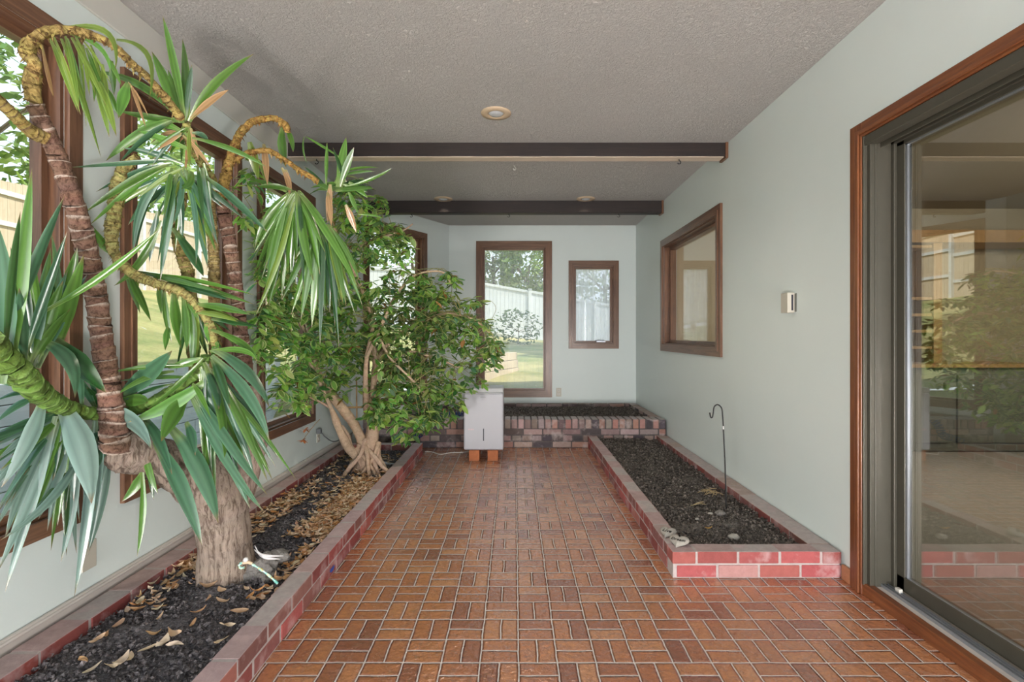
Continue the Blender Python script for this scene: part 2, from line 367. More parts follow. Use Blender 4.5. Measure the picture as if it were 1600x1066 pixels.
def window(name, M, u0, u1, z0, z1, tw=.062, depth=.10, glass='glass', mats=('trim', 'trimh'), sash=.03, style=0):
    """u0..z1 = outer edge of the casing; parts: casing, jamb, sash, pane"""
    root = thing(name, None, None, (0, 0, 0), kind='structure')
    a, b, c, d = u0+tw, u1-tw, z0+tw, z1-tw
    def ring(mb, o, i, y0, y1, s=(1, 1, 1, 1)):
        (a0, b0, c0, d0), (a1, b1, c1, d1) = o, i
        for k, (p, q, r, t) in enumerate([((a0,c0),(b0,c0),(b1,c1),(a1,c1)), ((b0,c0),(b0,d0),(b1,d1),(b1,c1)), ((b0,d0),(a0,d0),(a1,d1),(b1,d1)), ((a0,d0),(a0,c0),(a1,c1),(a1,d1))]):
            mi = 1 if k in (0, 2) else 0
            V = lambda e, y: M @ Vector((e[0], y, e[1]))
            mb.face([V(p,y0),V(q,y0),V(r,y0),V(t,y0)], mi=mi); mb.face([V(t,y1),V(r,y1),V(q,y1),V(p,y1)], mi=mi)
            mb.face([V(p,y1),V(q,y1),V(q,y0),V(p,y0)], mi=mi); mb.face([V(t,y0),V(r,y0),V(r,y1),V(t,y1)], mi=mi)
    mt = [MAT[mats[0]], MAT[mats[1]]]
    mb = MB(); ring(mb, (u0, u1, z0, z1), (a, b, c, d), -.020, 0)
    ring(mb, (u0+tw*.62, u1-tw*.62, z0+tw*.62, z1-tw*.62), (a+.006, b-.006, c+.006, d-.006), -.027, -.019)
    mb.build('casing', mt, root, .003)
    mb = MB(); ring(mb, (a, b, c, d), (a+.016, b-.016, c+.016, d-.016), .001, depth); mb.build('jamb', mt, root, .002)
    mb = MB(); e = .016; ring(mb, (a+e, b-e, c+e, d-e), (a+e+sash, b-e-sash, c+e+sash, d-e-sash), depth*.45, depth*.9)
    mb.build('sash', mt, root, .004)
    e += sash; mb = MB(); y = depth*.7
    mb.box((a+e-.004, y, c+e-.004), (b-e+.004, y+.005, d-e+.004), M=M); mb.build('pane', glass, root)
    return root
# --- left wall with its row of windows, angled wall, back wall, right wall, rear wall
ML = frame(Vector((XL, YF, 0)), A0)               # x along +Y, outside = -X
LZ0, LZ1 = .458, H+.981*H
lefts = [(1.683-.806*k*1.0-.179*k*1.0)*1.2 for k in (1, 0)]   # placeholder, replaced below
LW = [(.877*1.2, 1.683*1.2), (1.862*1.2, 2.668*1.2), (2.849*1.2, 3.655*1.2), (-.108*1.2, .698*1.2)]
TW = .062
def hole(w, z0, z1, off=0, tw=TW): return (w[0]+tw-off, w[1]-tw-off, z0+tw, z1-tw)
wall('wall_left', ML, (A0-Vector((XL, YF, 0))).length, 0, ZC, .12, [hole(w, LZ0, LZ1, YF) for w in LW])
for i, w in enumerate(LW):
    window('window_%d' % (i+1), ML, w[0]-YF, w[1]-YF, LZ0, LZ1)
MA = frame(A0, A1); LA = (A1-A0).length
ua = (Vector((-1.371*1.2, 4.61*1.2, 0))-A0).length; ub = (Vector((-.927*1.2, 5.338*1.2, 0))-A0).length
AZ0, AZ1 = H-.696*H, H+1.057*H
wall('wall_angled', MA, LA, 0, ZC, .12, [(ua+TW, ub-TW, AZ0+TW, AZ1-TW)])
window('window_5', MA, ua, ub, AZ0, AZ1, mats=('trim', 'trimx'))
MBk = frame(A1, Vector((XR, YB, 0))); x0 = A1.x
BW = [(-.427*1.2, .416*1.2, H-.696*H, H+1.04*H, .080), (.601*1.2, 1.157*1.2, H-.156*H, H+.821*H, .066)]
wall('wall_back', MBk, XR-x0, 0, ZC, .12, [(a-x0+tw, b-x0-tw, c+tw, d-tw) for a, b, c, d, tw in BW])
window('window_6', MBk, BW[0][0]-x0, BW[0][1]-x0, BW[0][2], BW[0][3], .080, .10, 'hazeglass', ('trim', 'trimx'), .016)
w7 = window('window_7', MBk, BW[1][0]-x0, BW[1][1]-x0, BW[1][2], BW[1][3], .066, .10, 'fogglass', ('trim', 'trimx'), .022)
mb = MB(); ux = BW[1][1]-x0-.22; uz = BW[1][2]+.085
mb.box((ux-.07, .02, uz), (ux+.05, .045, uz+.018), M=MBk); mb.tube([MBk @ Vector(p) for p in ((ux-.09, .03, uz+.02), (ux-.04, .01, uz+.03), (ux+.03, .012, uz+.026))], .007)
tag(mb.build('crank_handle', 'alu', w7), 'pale metal crank handle')
MR = frame(Vector((XR, YB, 0)), Vector((XR, YF, 0)))   # x along -Y, outside = +X
DY0, DY1 = .30, 1.956*1.2; DZ1 = H+.76*H
RW = (3.302*1.2, 4.658*1.2, H-.147*H, H+.855*H)
wall('wall_right', MR, YB-YF, 0, ZC, .14, [(YB-RW[1]+.07, YB-RW[0]-.07, RW[2]+.07, RW[3]-.07), (YB-DY1, YB-DY0, -.001, DZ1)])
w8 = window('window_8', MR, YB-RW[1], YB-RW[0], RW[2], RW[3], .07, .13, 'glass', ('trim', 'trimh'), .03)
# rear wall behind the photographer, with its wide opening
MF = frame(Vector((XR, YF, 0)), Vector((XL, YF, 0)))
wall('wall_rear', MF, XR-XL, 0, ZC, .12, [(.25, 3.1, .05, 2.4)])
# floor, ceiling, band
mb = MB(); mb.face([(XL, YF, 0), (XR, YF, 0), (XR, YB, 0), (A1.x, YB, 0), (XL, A0.y, 0)]); mb.face([(XR, DY0, 0), (XR+.14, DY0, 0), (XR+.14, DY1, 0), (XR, DY1, 0)])
mb.box((XL-.2, YF-.2, -.3), (XR+.3, YB+.3, -.02))
tag(mb.build('floor', 'floor'), kind='structure')
mb = MB(); mb.box((XL-.35, YF-.4, ZC), (XR+.2, YB+.35, ZC+.22)); tag(mb.build('ceiling', 'ceil'), kind='structure')
mb = MB(); mb.box((XL, YF, H+1.097*H), (XL+.014, 3.216*1.2+.1, ZC)); tag(mb.build('trim_1', 'plaster', bevel=.004), kind='structure')
mb = MB(); mb.box((XL, YF, 0), (XL+.016, A0.y, .172)); mb.box((XL, YF, .150), (XL+.023, A0.y, .165)); tag(mb.build('baseboard_left', 'base', bevel=.006), kind='structure')
mb = MB(); mb.box((XR-.018, DY1+.085, 0), (XR, 2.499, .074)); tag(mb.build('baseboard_right', 'tilebase', bevel=.006), kind='structure')
# --- beams
def beam(yz, y, x0, x1, zb, label, hooks):
    r = thing('ceiling_beam', label, 'beam', (0, y, 0))
    mb = MB(); mb.box((x0, 0, zb+.004), (x1-.02, .10, ZC)); mb.build('timber', 'beam', r, .004)
    mb = MB()
    xs = x0
    while xs < x1-.05:
        w = random.uniform(.12, .22); mb.box((xs, .004+random.random()*.006, zb-.002), (min(xs+w, x1-.03), .098, zb+.004)); xs += w
    mb.build('bare_underside', 'beamraw' if yz == 0 else 'beam', r)
    mb = MB(); mb.box((x1-.022, -.012, zb-.012), (x1-.002, .112, ZC)); mb.build('end_bracket', 'trim', r, .003)
    for hx in hooks:
        mb = MB(); pts = spline([(hx, .05, zb), (hx, .05, zb-.012), (hx+.012, .05, zb-.020), (hx+.010, .05, zb-.034), (hx-.004, .05, zb-.038), (hx-.012, .05, zb-.030)], 4)
        mb.tube(pts, .0032, n=6); mb.build('hook', 'black', r)
    return r
beam(0, 3.216*1.2, XL+.01, XR, H+1.125*H, 'long dark timber beam across the ceiling, the nearer of the two', [(494-804)/FPX*3.9, (1061.7-804)/FPX*3.9])
beam(1, 4.609*1.2, -1.371*1.2-.01, XR, H+1.106*H, 'dark timber beam across the ceiling, the farther and shorter-looking one', [(642.5-804)/FPX*5.58, (794.8-804)/FPX*5.58, (966.5-804)/FPX*5.58])
mb = MB(); q = P(803.6, 262, 1); hy = (ZC-.02-H)/((523-262)/FPX)
mb.tube(spline([(0, hy, ZC), (0, hy, ZC-.012), (.011, hy, ZC-.022), (.011, hy, ZC-.034), (0, hy, ZC-.042), (-.011, hy, ZC-.034), (-.009, hy, ZC-.024)], 4), .003, n=6)
tag(mb.build('ceiling_hook', 'cord'), 'small pale hook screwed into the ceiling just behind the nearer beam', 'hook')
# --- recessed ceiling lamps
def downlight(px, py, label, power, rad=.1):
    y = (ZC-H)/((523-py)/FPX); x = (px-804)/FPX*y
    r = thing('recessed_lamp', label, 'ceiling lamp', (x, y, ZC))
    mb = MB(); mb.lathe([(rad, -.001), (rad*.97, -.008), (rad*.6, -.012), (rad*.52, -.009), (rad*.50, -.002)], n=32); mb.build('trim_ring', 'canring', r)
    mb = MB(); mb.lathe([(rad*.50, -.004), (rad*.4, -.013), (rad*.2, -.017), (.001, -.018)], n=24); mb.build('bulb', 'bulb', r)
    l = bpy.data.lights.new('lamp_light', 'SPOT'); l.energy = power; l.spot_size = math.radians(150 if power > 10 else 95); l.spot_blend = 1; l.color = (1, .86, .70); l.shadow_soft_size = .05
    o = bpy.data.objects.new('lamp_light', l); COL.objects.link(o); o.parent = r; o.location = (0, 0, -.04)
    return r
downlight(775, 176.5, 'round recessed lamp in a tan ring, nearest and largest, in front of both beams', 35)
downlight(915.3, 310.5, 'small recessed lamp right of centre, just in front of the far beam', 5)
downlight(692.5, 310.7, 'small recessed lamp left of centre, just in front of the far beam', 5)
# --- wall fittings
t = thing('thermostat', 'small beige box thermostat on the right wall between window and sliding door', 'thermostat')
ty = 2.47*H
mb = MB(); mb.box((XR-.004, ty-.045, 1.332), (XR, ty+.045, 1.438)); mb.build('grey_slab', 'intgrey', t, .001)  # thin grey slab reaching past the near edge of the cover
mb = MB(); mb.box((XR-.046, ty-.03, 1.327), (XR-.004, ty+.045, 1.443)); mb.build('cover', 'ivory', t, .003)
mb = MB(); mb.box((XR-.024, ty-.0315, 1.34), (XR-.014, ty-.0295, 1.43)); mb.build('vent_slot', 'dark', t)
def outlet(name, M, label, cat='outlet', sockets=True):
    r = thing(name, label, cat); r.matrix_world = M
    mb = MB(); mb.box((-.035, -.006, -.057), (.035, 0, .057)); mb.build('plate', 'ivory', r, .003)
    if sockets:
        for s in (-1, 1):
            mb = MB(); mb.box((-.017, -.009, s*.024-.014), (.017, -.005, s*.024+.014)); k = mb.build('socket', 'cord', r, .004)
            mb = MB(); mb.box((-.008, -.0095, s*.024-.004), (-.005, -.0088, s*.024+.006)); mb.box((.005, -.0095, s*.024-.004), (.008, -.0088, s*.024+.006)); mb.build('slot', 'dark', k)
    return r
q = P(873, 613, YB); outlet('wall_outlet', Matrix.Translation((q.x, YB, q.z)), 'pale duplex outlet low on the back wall beside the tall window')
sc = (804-497)/1.733; q = Vector((XL, FPX/sc, H-(681-523)/sc))
outlet('wall_outlet', Matrix.Translation(q) @ Matrix.Rotation(math.pi/2, 4, 'Z'), 'pale outlet low on the left wall with a grey plug in it')
sc = (804-138)/1.733; q = Vector((XL, FPX/sc, H-(868-523)/sc))
outlet('blank_wall_plate', Matrix.Translation(q) @ Matrix.Rotation(math.pi/2, 4, 'Z'), 'blank painted plate low on the left wall below the yucca leaves', 'wall plate', False)
pg = thing('power_plug', 'grey plug and curved cord at the left wall outlet behind the bushy tree', 'plug')
sc = (804-494)/1.733; q = Vector((XL, FPX/sc, H-(676-523)/sc))
mb = MB(); mb.box((q.x+.008, q.y-.02, q.z-.01), (q.x+.045, q.y+.02, q.z+.035)); mb.build('plug_body', 'greycord', pg, .005)
mb = MB(); mb.tube(spline([q+Vector((.045, 0, 0)), q+Vector((.07, .04, -.05)), q+Vector((.08, .20, -.12)), q+Vector((.09, .45, -.14)), q+Vector((.10, .75, -.13))], 8), .005, n=6); mb.build('cord', 'greycord', pg)
# --- sliding door
d1 = thing('door_1', None, None, kind='structure')
mb = MB(); tz = H+.8168*H
mb.box((XR-.022, DY1, 0), (XR-.001, DY1+.080, tz), mi=0); mb.box((XR-.022, DY0-.08, DZ1), (XR-.001, DY1, tz), mi=1); mb.box((XR-.030, DY1+.01, .0), (XR-.022, DY1+.035, tz-.035)); mb.box((XR-.030, DY0-.08, DZ1+.01), (XR-.022, DY1+.01, DZ1+.032), mi=1)
mb.build('casing', [MAT['doorwood'], MAT['doorwoodh']], d1, .005)
mb = MB(); mb.box((XR-.014, DY0, 0), (XR+.022, DY1+.05, .056)); mb.build('threshold', 'doorwoodh', d1, .003)
XD = 1.438*1.2
mb = MB(); mb.box((XR+.0, DY1-.03, .05), (XD-.01, DY1-.002, DZ1)); mb.box((XR-.018, DY1-.012, .05), (XR, DY1-.002, DZ1)); mb.box((XD-.012, DY1-.05, .05), (XD+.05, DY1-.002, DZ1)); mb.box((XR+.02, DY1-.034, .05), (XR+.028, DY1-.03, DZ1))
mb.box((XR-.016, DY0, DZ1-.045), (XR+.035, DY1, DZ1-.002)); mb.box((XR+.045, DY0, DZ1-.06), (XR+.052, DY1, DZ1-.004)); mb.box((XR+.035, DY0, DZ1-.03), (XD-.01, DY1, DZ1-.004)); mb.box((XD-.012, DY0, DZ1-.05), (XD+.06, DY1, DZ1-.004))
mb.build('door_frame', 'bronze', d1, .002)
mb = MB(); mb.box((XR+.022, DY0, .03), (XD-.02, DY1-.03, .053)); mb.build('sill', 'base', d1, .002)
mb = MB()
for xx in (.048, .062, .078): mb.box((XR+xx, DY0, .05), (XR+xx+.005, DY1-.03, .066))
mb.box((XR+.052, DY0, .05), (XD-.004, DY1-.03, .058)); mb.build('track', 'alu', d1, .001)
mb = MB(); y1, y0, zt = DY1-.050, DY0, H+.745*H
mb.box((XD, y1-.045, .058), (XD+.035, y1, zt)); mb.box((XD, y0, .058), (XD+.035, y1, .124)); mb.box((XD, y0, zt-.05), (XD+.035, y1, zt)); mb.box((XD, y0, .058), (XD+.035, y0+.05, zt))
mb.build('sliding_panel', 'bronze', d1, .003)
mb = MB(); mb.box((XD+.004, y1-.057, .124), (XD+.02, y1-.045, zt-.05)); mb.box((XD+.004, y0+.05, .119), (XD+.02, y1-.045, .126)); mb.box((XD+.004, y0+.05, zt-.056), (XD+.02, y1-.045, zt-.05)); mb.build('gasket', 'alu', d1)
mb = MB(); mb.box((XD+.010, y0+.05, .124), (XD+.015, y1-.05, zt-.05)); mb.build('pane', 'doorglass', d1)
mb = MB(); mb.box((XD-.035, y1-.06, .058), (XD-.018, y1-.035, .078)); mb.build('roller_block', 'cord', d1, .002)
# --- room beyond the door and right-hand window
IX0, IX1, IY0, IY1 = XR+.14, 6.4, -1.2, 5.66
mb = MB(); mb.box((IX0, IY0, -.02), (IX1, IY1, .02)); tag(mb.build('floor_carpet', 'carpet'), kind='structure')
mb = MB(); mb.box((IX0-.1, IY0-.3, 2.6), (IX1+.3, YB+.35, 2.9)); tag(mb.build('ceiling_inner', 'intwall'), kind='structure')
mb = MB(); mb.box((IX0, IY1, 0), (IX1, IY1+.12, 2.6)); tag(mb.build('wall_inner_back', 'intwall'), kind='structure')
mb = MB(); mb.box((IX1, IY0, 0), (IX1+.12, IY1, 2.6)); tag(mb.build('wall_inner_side', 'intwall'), kind='structure')
mb = MB(); mb.box((IX0, IY0-.12, 0), (IX1, IY0, 2.6)); tag(mb.build('wall_inner_front', 'intwall'), kind='structure')
hu = thing('shelf_unit', 'tan wooden shelf unit over cabinets seen through the sliding door glass', 'shelf unit', (0, 0, 0))
cy = 4.23*1.2
def hb(name, mat, *bx, par=hu, bev=.004):
    mb = MB()
    for a, b in bx: mb.box(a, b)
    return mb.build(name, mat, par, bev)
hb('side_panel', 'tanwood', ((3.72, cy+.18, .9), (3.80, IY1, 2.15))); hb('side_panel', 'tanwood', ((4.33, cy+.18, .9), (4.42, IY1, 2.15)))
hb('back_panel', 'tanwood', ((3.80, IY1-.02, .9), (4.33, IY1-.001, 2.15)))
for z in (1.05, 1.22, 1.39, 1.56, 2.1): hb('shelf', 'tanwood', ((3.80, cy+.2, z), (4.33, IY1-.02, z+.03)))
hb('header', 'tanwood', ((3.6, cy+.16, 2.15), (6.0, IY1, 2.28)))
hb('worktop', 'tanwood', ((3.5, cy-.02, .87), (5.3, IY1, .905)))
hb('cabinet_body', 'intgrey', ((3.55, cy+.03, .03), (5.25, IY1, .87)))
for a in (3.6, 4.43):
    dd = hb('cabinet_door', 'intgrey', ((a, cy+.005, .12), (a+.75, cy+.03, .8)))
    hb('knob', 'black', ((a+.68, cy-.012, .66), (a+.70, cy+.005, .72)), par=dd)
l = area('room_fill_light', (4.4, 2.4, 2.45), (-.1, 1, -.75), .6, .6, 50, (1, .86, .68))  # unseen fill lamp added to brighten the shelves and carpet
# ------------------------------------------------------------------ brick planters
from mathutils import noise as mnoise
def jit(c, a=.1):
    k = 1+random.uniform(-a, a); return tuple(max(0, min(1, x*k*(1+random.uniform(-a, a)*.3))) for x in c)
REDS = [(.30, .075, .07), (.36, .10, .09), (.24, .065, .06), (.38, .14, .12), (.28, .12, .11), (.22, .09, .08)]
OLDS = [(.13, .10, .10), (.24, .17, .16), (.34, .23, .21), (.38, .28, .26), (.09, .075, .085), (.28, .23, .22), (.36, .20, .17)]
MORT = (.46, .41, .40)
def course(mb, M, length, w, z0, z1, bl, off, pal, top, joint=.011, skip0=0, drop=0):
    x = -off*bl; 
    while x < length-.004:
        a, b = max(x, 0), min(x+bl-joint, length)
        if b-a > .012:
            d = [random.uniform(-.0025, .0025) for _ in range(3)]
            c = jit(random.choice(pal), .18)
            mb.box((a, d[0], z0+joint*.5), (b, w+d[1], z1-joint*.25+d[2]*.5), c, jit(top, .07) if top else None, M=M)
        x += bl
def mortar(mb, M, length, w, z0, z1, c=MORT):
    mb.box((.003, .0025, z0), (length-.003, w-.0025, z1-.003), c, M=M)
DUST = (.46, .34, .33)
def run(mb, p, q, w, top=DUST, pal=REDS, z=(0, .0665, .133), bl=.205, off=0):
    p, q = Vector((*p, 0)), Vector((*q, 0)); M = frame(p, q); L = (q-p).length
    mortar(mb, M, L, w, 0, z[-1])
    for i in range(len(z)-1): course(mb, M, L, w, z[i], z[i+1], bl, off+.5*(i % 2), pal, top if i == len(z)-2 else None)
# left planter: room side, far end, window side
LP0, LP1, LPY0, LPY1 = -.998, -.908, .2, 5.03
t = thing('brick_planter', 'long low red brick planter under the left windows, holding both leafy trees', 'planter', (-1.3, 3, 0))
def sub(par, mb, name, mat, **k):
    o = mb.build(name, mat, None, **k); o.parent = par; o.matrix_parent_inverse = Matrix.Translation(-Vector(par.location)); return o
mb = MB(); run(mb, (LP1, LPY0), (LP1, LPY1), .09, off=.3); sub(t, mb, 'room_side_wall', 'brick', bevel=.0035)
mb = MB(); run(mb, (LP0-.001, LPY1), (-1.70, LPY1), .09, off=.5); sub(t, mb, 'far_end_wall', 'brick', bevel=.0035)
mb = MB(); run(mb, (-1.597, LPY0), (-1.597, LPY1-.092), .103, off=.1); sub(t, mb, 'window_side_wall', 'brick', bevel=.0035)
y0 = FPX*(H-.034)/(888+2-523); mb = MB()
pts = [(LP1+.003, y0+math.cos(a)*.030*(1+.3*math.sin(3*a)), .034+math.sin(a)*.014*(1+.25*math.cos(2*a))) for a in [k*math.pi/6 for k in range(12)]]
mb.face(pts); sub(t, mb, 'paint_mark', 'bluepaint')['label'] = 'small blue paint mark'
# right planter
RY0, RY1, RX0 = 2.504, 5.385, .777
t = thing('brick_planter', 'red brick planter along the right wall, holding only bare soil', 'planter', (1.2, 4, 0))
mb = MB(); run(mb, (RX0+.094, RY0+.100), (RX0+.094, RY1), .094, off=.2); sub(t, mb, 'room_side_wall', 'brick', bevel=.0035)
mb = MB(); run(mb, (XR-.012, RY0+.098), (RX0, RY0+.098), .098, pal=[(.42, .09, .085), (.46, .14, .13), (.36, .10, .095), (.40, .10, .10), (.48, .28, .26)], off=0); sub(t, mb, 'front_end_wall', 'brick', bevel=.0035)
mb = MB(); run(mb, (XR-.004, RY0+.100), (XR-.004, RY1), .115, top=(.44, .36, .32), off=.6); sub(t, mb, 'wall_side_wall', 'brick', bevel=.0035)
# raised old-brick planter along the back wall
t = thing('raised_brick_planter', 'raised planter of blackened old bricks across the back wall', 'planter', (0, 6, 0))
BX0, BX1, BY = -1.605, 1.602, 5.39
M = Matrix.Translation((BX0, BY, 0))
mb = MB(); L = BX1-BX0; OM = (.11, .095, .095)
mortar(mb, M, L, .195, 0, .30, OM)
course(mb, M, L, .10, .0, .067, .205, .2, OLDS, None, .010); course(mb, M, L, .10, .067, .134, .108, .4, OLDS, None, .010); course(mb, M, L, .10, .134, .201, .205, .7, OLDS, None, .010)
x = 0
while x < L-.05:
    mb.box((x, -.004+random.uniform(-.003, .003), .204), (x+.058, .20, .302+random.uniform(-.003, .003)), jit(random.choice(OLDS), .2), jit((.42, .38, .37), .12), M=M); x += .0715
sub(t, mb, 'front_wall', 'oldbrick', bevel=.006)
mb = MB(); run(mb, (XR-.008, BY+.205), (XR-.008, YB-.004), .10, top=(.36, .28, .24), pal=OLDS, z=(0, .1, .2, .29)); sub(t, mb, 'right_side_wall', 'oldbrick', bevel=.006)
mb = MB(); M = frame(Vector((-.80, YB-.105, 0)), Vector((XR-.112, YB-.105, 0))); L = XR-.112+.80
mortar(mb, M, L, .10, 0, .285, OM)
for i in range(3): course(mb, M, L, .10, i*.097, (i+1)*.097, .205, .5*(i % 2), OLDS, (.30, .25, .22) if i == 2 else None)
sub(t, mb, 'back_wall', 'oldbrick', bevel=.006)
mb = MB(); d = (A1-A0).normalized(); n_ = Vector((d.y, -d.x, 0)); p = A0+n_*.105+d*.30; q = A1+n_*.105-d*.12
M = frame(p, q); L = (q-p).length; mortar(mb, M, L, .10, 0, .285, OM)
for i in range(3): course(mb, M, L, .10, i*.097, (i+1)*.097, .205, .5*(i % 2), OLDS, (.30, .25, .22) if i == 2 else None)
sub(t, mb, 'angled_side_wall', 'oldbrick', bevel=.006)
# soil beds
def soil(name, x0, x1, y0, y1, zf, res, mat, label, amp=.012, poly=None, clods=6500):
    mb = MB(); nx, ny = max(2, int((x1-x0)/res)), max(2, int((y1-y0)/res)); rows = []
    for j in range(ny+1):
        r = []
        for i in range(nx+1):
            x, y = x0+(x1-x0)*i/nx, y0+(y1-y0)*j/ny
            if poly: x = max(x, poly(y))
            z = zf(x, y)+amp*mnoise.noise((x*5, y*5, 1))*1.6+amp*.8*mnoise.noise((x*19, y*19, 3))+amp*.5*abs(mnoise.noise((x*47, y*47, 7)))+amp*.35*mnoise.noise((x*110, y*110, 5))
            r.append((x, y, z))
        rows.append(r)
    mb.grid(rows, [[(.95, .95, .95)]*(nx+1) for _ in rows])
    for _ in range(int((x1-x0)*(y1-y0)*clods)):
        cl = (lambda k: (k, k*.97, k*.94))(random.choice((.7, 1, 1.2, 1.5, 2.2)))
        x, y = random.uniform(x0, x1), random.uniform(y0, y1)
        if poly and x < poly(y)+.02: continue
        r = random.uniform(.0025, .009)*random.choice((1, 1, 1, 1.7)); z = zf(x, y)+r*.4+amp*.6; M_ = Matrix.Translation((x, y, z)) @ Matrix.Rotation(random.uniform(0, 3), 4, Vector((random.gauss(0, 1), random.gauss(0, 1), 1)).normalized())
        c_ = random.uniform(.7, 1)*r; mb.face([M_ @ Vector(q) for q in ((r, 0, 0), (0, c_, 0), (0, 0, r*.8))], cl); mb.face([M_ @ Vector(q) for q in ((0, c_, 0), (-r, 0, 0), (0, 0, r*.8))], cl); mb.face([M_ @ Vector(q) for q in ((-r, 0, 0), (0, -c_, 0), (0, 0, r*.8))], cl); mb.face([M_ @ Vector(q) for q in ((0, -c_, 0), (r, 0, 0), (0, 0, r*.8))], cl)
    return tag(mb.build(name, mat), label, 'soil', None, 'stuff')
def soilz_left(x, y): return .078-.018*max(0, min(1, (y-3)/2))+.02*math.exp(-((x+1.3)**2+(y-2.3)**2)/.05)
soil('soil_bed', -1.60, LP0+.004, LPY0, LPY1-.085, soilz_left, .016, 'soil', 'dark crumbly soil strewn with dry leaves in the left planter', .016)
def soilz_right(x, y): return .082+.018*math.exp(-((x-1.25)**2+(y-3.0)**2)/.10)-.02*math.exp(-((x-1.45)**2)/.004)
soil('soil_bed', RX0+.088, XR-.112, RY0+.09, RY1, soilz_right, .014, 'soil2', 'dark bare soil filling the right planter', .024)
soil('soil_bed', BX0+.2, XR-.10, BY+.18, YB-.09, lambda x, y: .235, .025, 'soil2', 'dry stony soil in the raised back planter', .02, lambda y: max(-1.6, -1.47+(y-5.7)*.61))
# ------------------------------------------------------------------ dry leaves
DRY = [(.60, .42, .28), (.68, .52, .38), (.52, .31, .17), (.58, .38, .26), (.72, .58, .46), (.45, .22, .09), (.66, .42, .29)]
def dryleaf(mb, c, size, rz=None, col=None):
    rz = random.uniform(0, 6.28) if rz is None else rz; col = col or jit(random.choice(DRY), .15)
    L = size; w = size*random.uniform(.10, .24); curl = random.uniform(.1, 1.0); tw = random.uniform(-2.6, 2.6); bd = random.uniform(-.5, .5)
    u = Vector((math.cos(rz), math.sin(rz), 0)); v = Vector((-u.y, u.x, 0)); rows = []; cc = []
    for i in range(7):
        t = i/6; k = math.sin(math.pi*min(1, t*.92+.06))**.8*w; a = tw*(t-.5)
        z = curl*L*.38*(4*(t-.5)**2)*random.uniform(.8, 1.1)+.004
        p = c+u*((t-.5)*L)+v*(bd*L*(t-.5)**2)+Vector((0, 0, z)); d = v*math.cos(a)+Vector((0, 0, math.sin(a)))
        up = Vector((0, 0, 1))*math.cos(a)-v*math.sin(a)
        rows.append([p-d*k+up*k*.7, p, p+d*k+up*k*.6]); cc.append([col, jit(col, .08), col])
    mb.grid(rows, cc)
lit = MB()
def scatter(n, fx, fy, sz=(.025, .06)):
    for _ in range(n):
        x, y = fx(), fy()
        if -1.585 < x < LP0-.01: dryleaf(lit, Vector((x, y, soilz_left(x, y)+random.uniform(.01, .035))), random.uniform(*sz))
scatter(1300, lambda: random.gauss(-1.10, .07), lambda: random.uniform(2.75, 3.9), (.03, .065))
scatter(420, lambda: random.uniform(-1.58, -1.40), lambda: random.uniform(2.35, 3.6))
scatter(350, lambda: random.uniform(-1.58, -1.02), lambda: random.uniform(3.3, 4.7))
scatter(120, lambda: random.gauss(-1.04, .03), lambda: random.uniform(2.1, 2.8))
scatter(70, lambda: random.gauss(-1.50, .05), lambda: random.uniform(2.0, 2.5))
tag(lit.build('leaf_litter', 'dryleaf'), 'heap of tan curled dry leaves between the two trees in the left planter', 'leaf litter', None, 'stuff')
near = [(120,920),(150,1010),(185,985),(215,960),(248,975),(255,1015),(275,1015),(270,1000),(290,870),(295,895),(310,905),(275,925),(325,930),(345,935),(350,950),(327,945),(385,930),(375,965),(345,1010),(50,1058),(145,1055),(175,1050),(190,1045),(300,985),(240,1000),(365,905),(270,905),(310,965),(340,1035),(232,1022),(165,1000),(205,1035),(355,985),(395,945),(130,1040)]
k = 0
for (x, y) in near:
    z = .085; d = FPX*(H-z)/(y-523); p = P(x, y, d)
    if not (-1.57 < p.x < LP0-.02): continue
    mb = MB(); dryleaf(mb, Vector((0, 0, 0)), random.uniform(.045, .075), col=jit(random.choice(DRY[:5]), .1))
    o = mb.build('dry_leaf', 'dryleaf'); o.location = (p.x, p.y, soilz_left(p.x, p.y)+.020)
    tag(o, 'curled tan dry leaf lying apart on the soil in front of the thick trunk', 'dry leaf', 'scattered dry leaves on the near soil')
for i, (x, y, lab) in enumerate([(1110, 775, 'small heap of dry straw near the middle of the right planter soil'), (1092, 797, 'single dry straw in front of the straw heap'), (1108, 835, 'orange-tan curled dry leaf beside the heart pebbles')]):
    d = FPX*(H-.09)/(y-523); p = P(x, y, d); mb = MB()
    if i == 2: dryleaf(mb, Vector((0, 0, 0)), .05, .3, (.5, .30, .10))
    else:
        for _ in range(14 if i == 0 else 3):
            a = random.uniform(0, 3.14) if i == 0 else random.uniform(-.3, .3); L = random.uniform(.03, .06); c = Vector((random.uniform(-.04, .04)*(1-i*.6), random.uniform(-.05, .05)*(1-i*.8), random.uniform(.002, .012)))
            mb.tube(spline([c-Vector((math.cos(a)*L, math.sin(a)*L, 0)), c+Vector((0, 0, .012)), c+Vector((math.cos(a+.5)*L, math.sin(a+.5)*L, 0))], 3), .0018, (.50, .38, .22), n=5)
    o = mb.build('dry_leaf' if i == 2 else 'dry_straw', 'dryleaf'); o.location = (p.x, p.y, soilz_right(p.x, p.y)+.024)
    tag(o, lab, 'dry leaf' if i == 2 else 'straw', None, 'stuff' if i == 0 else None)
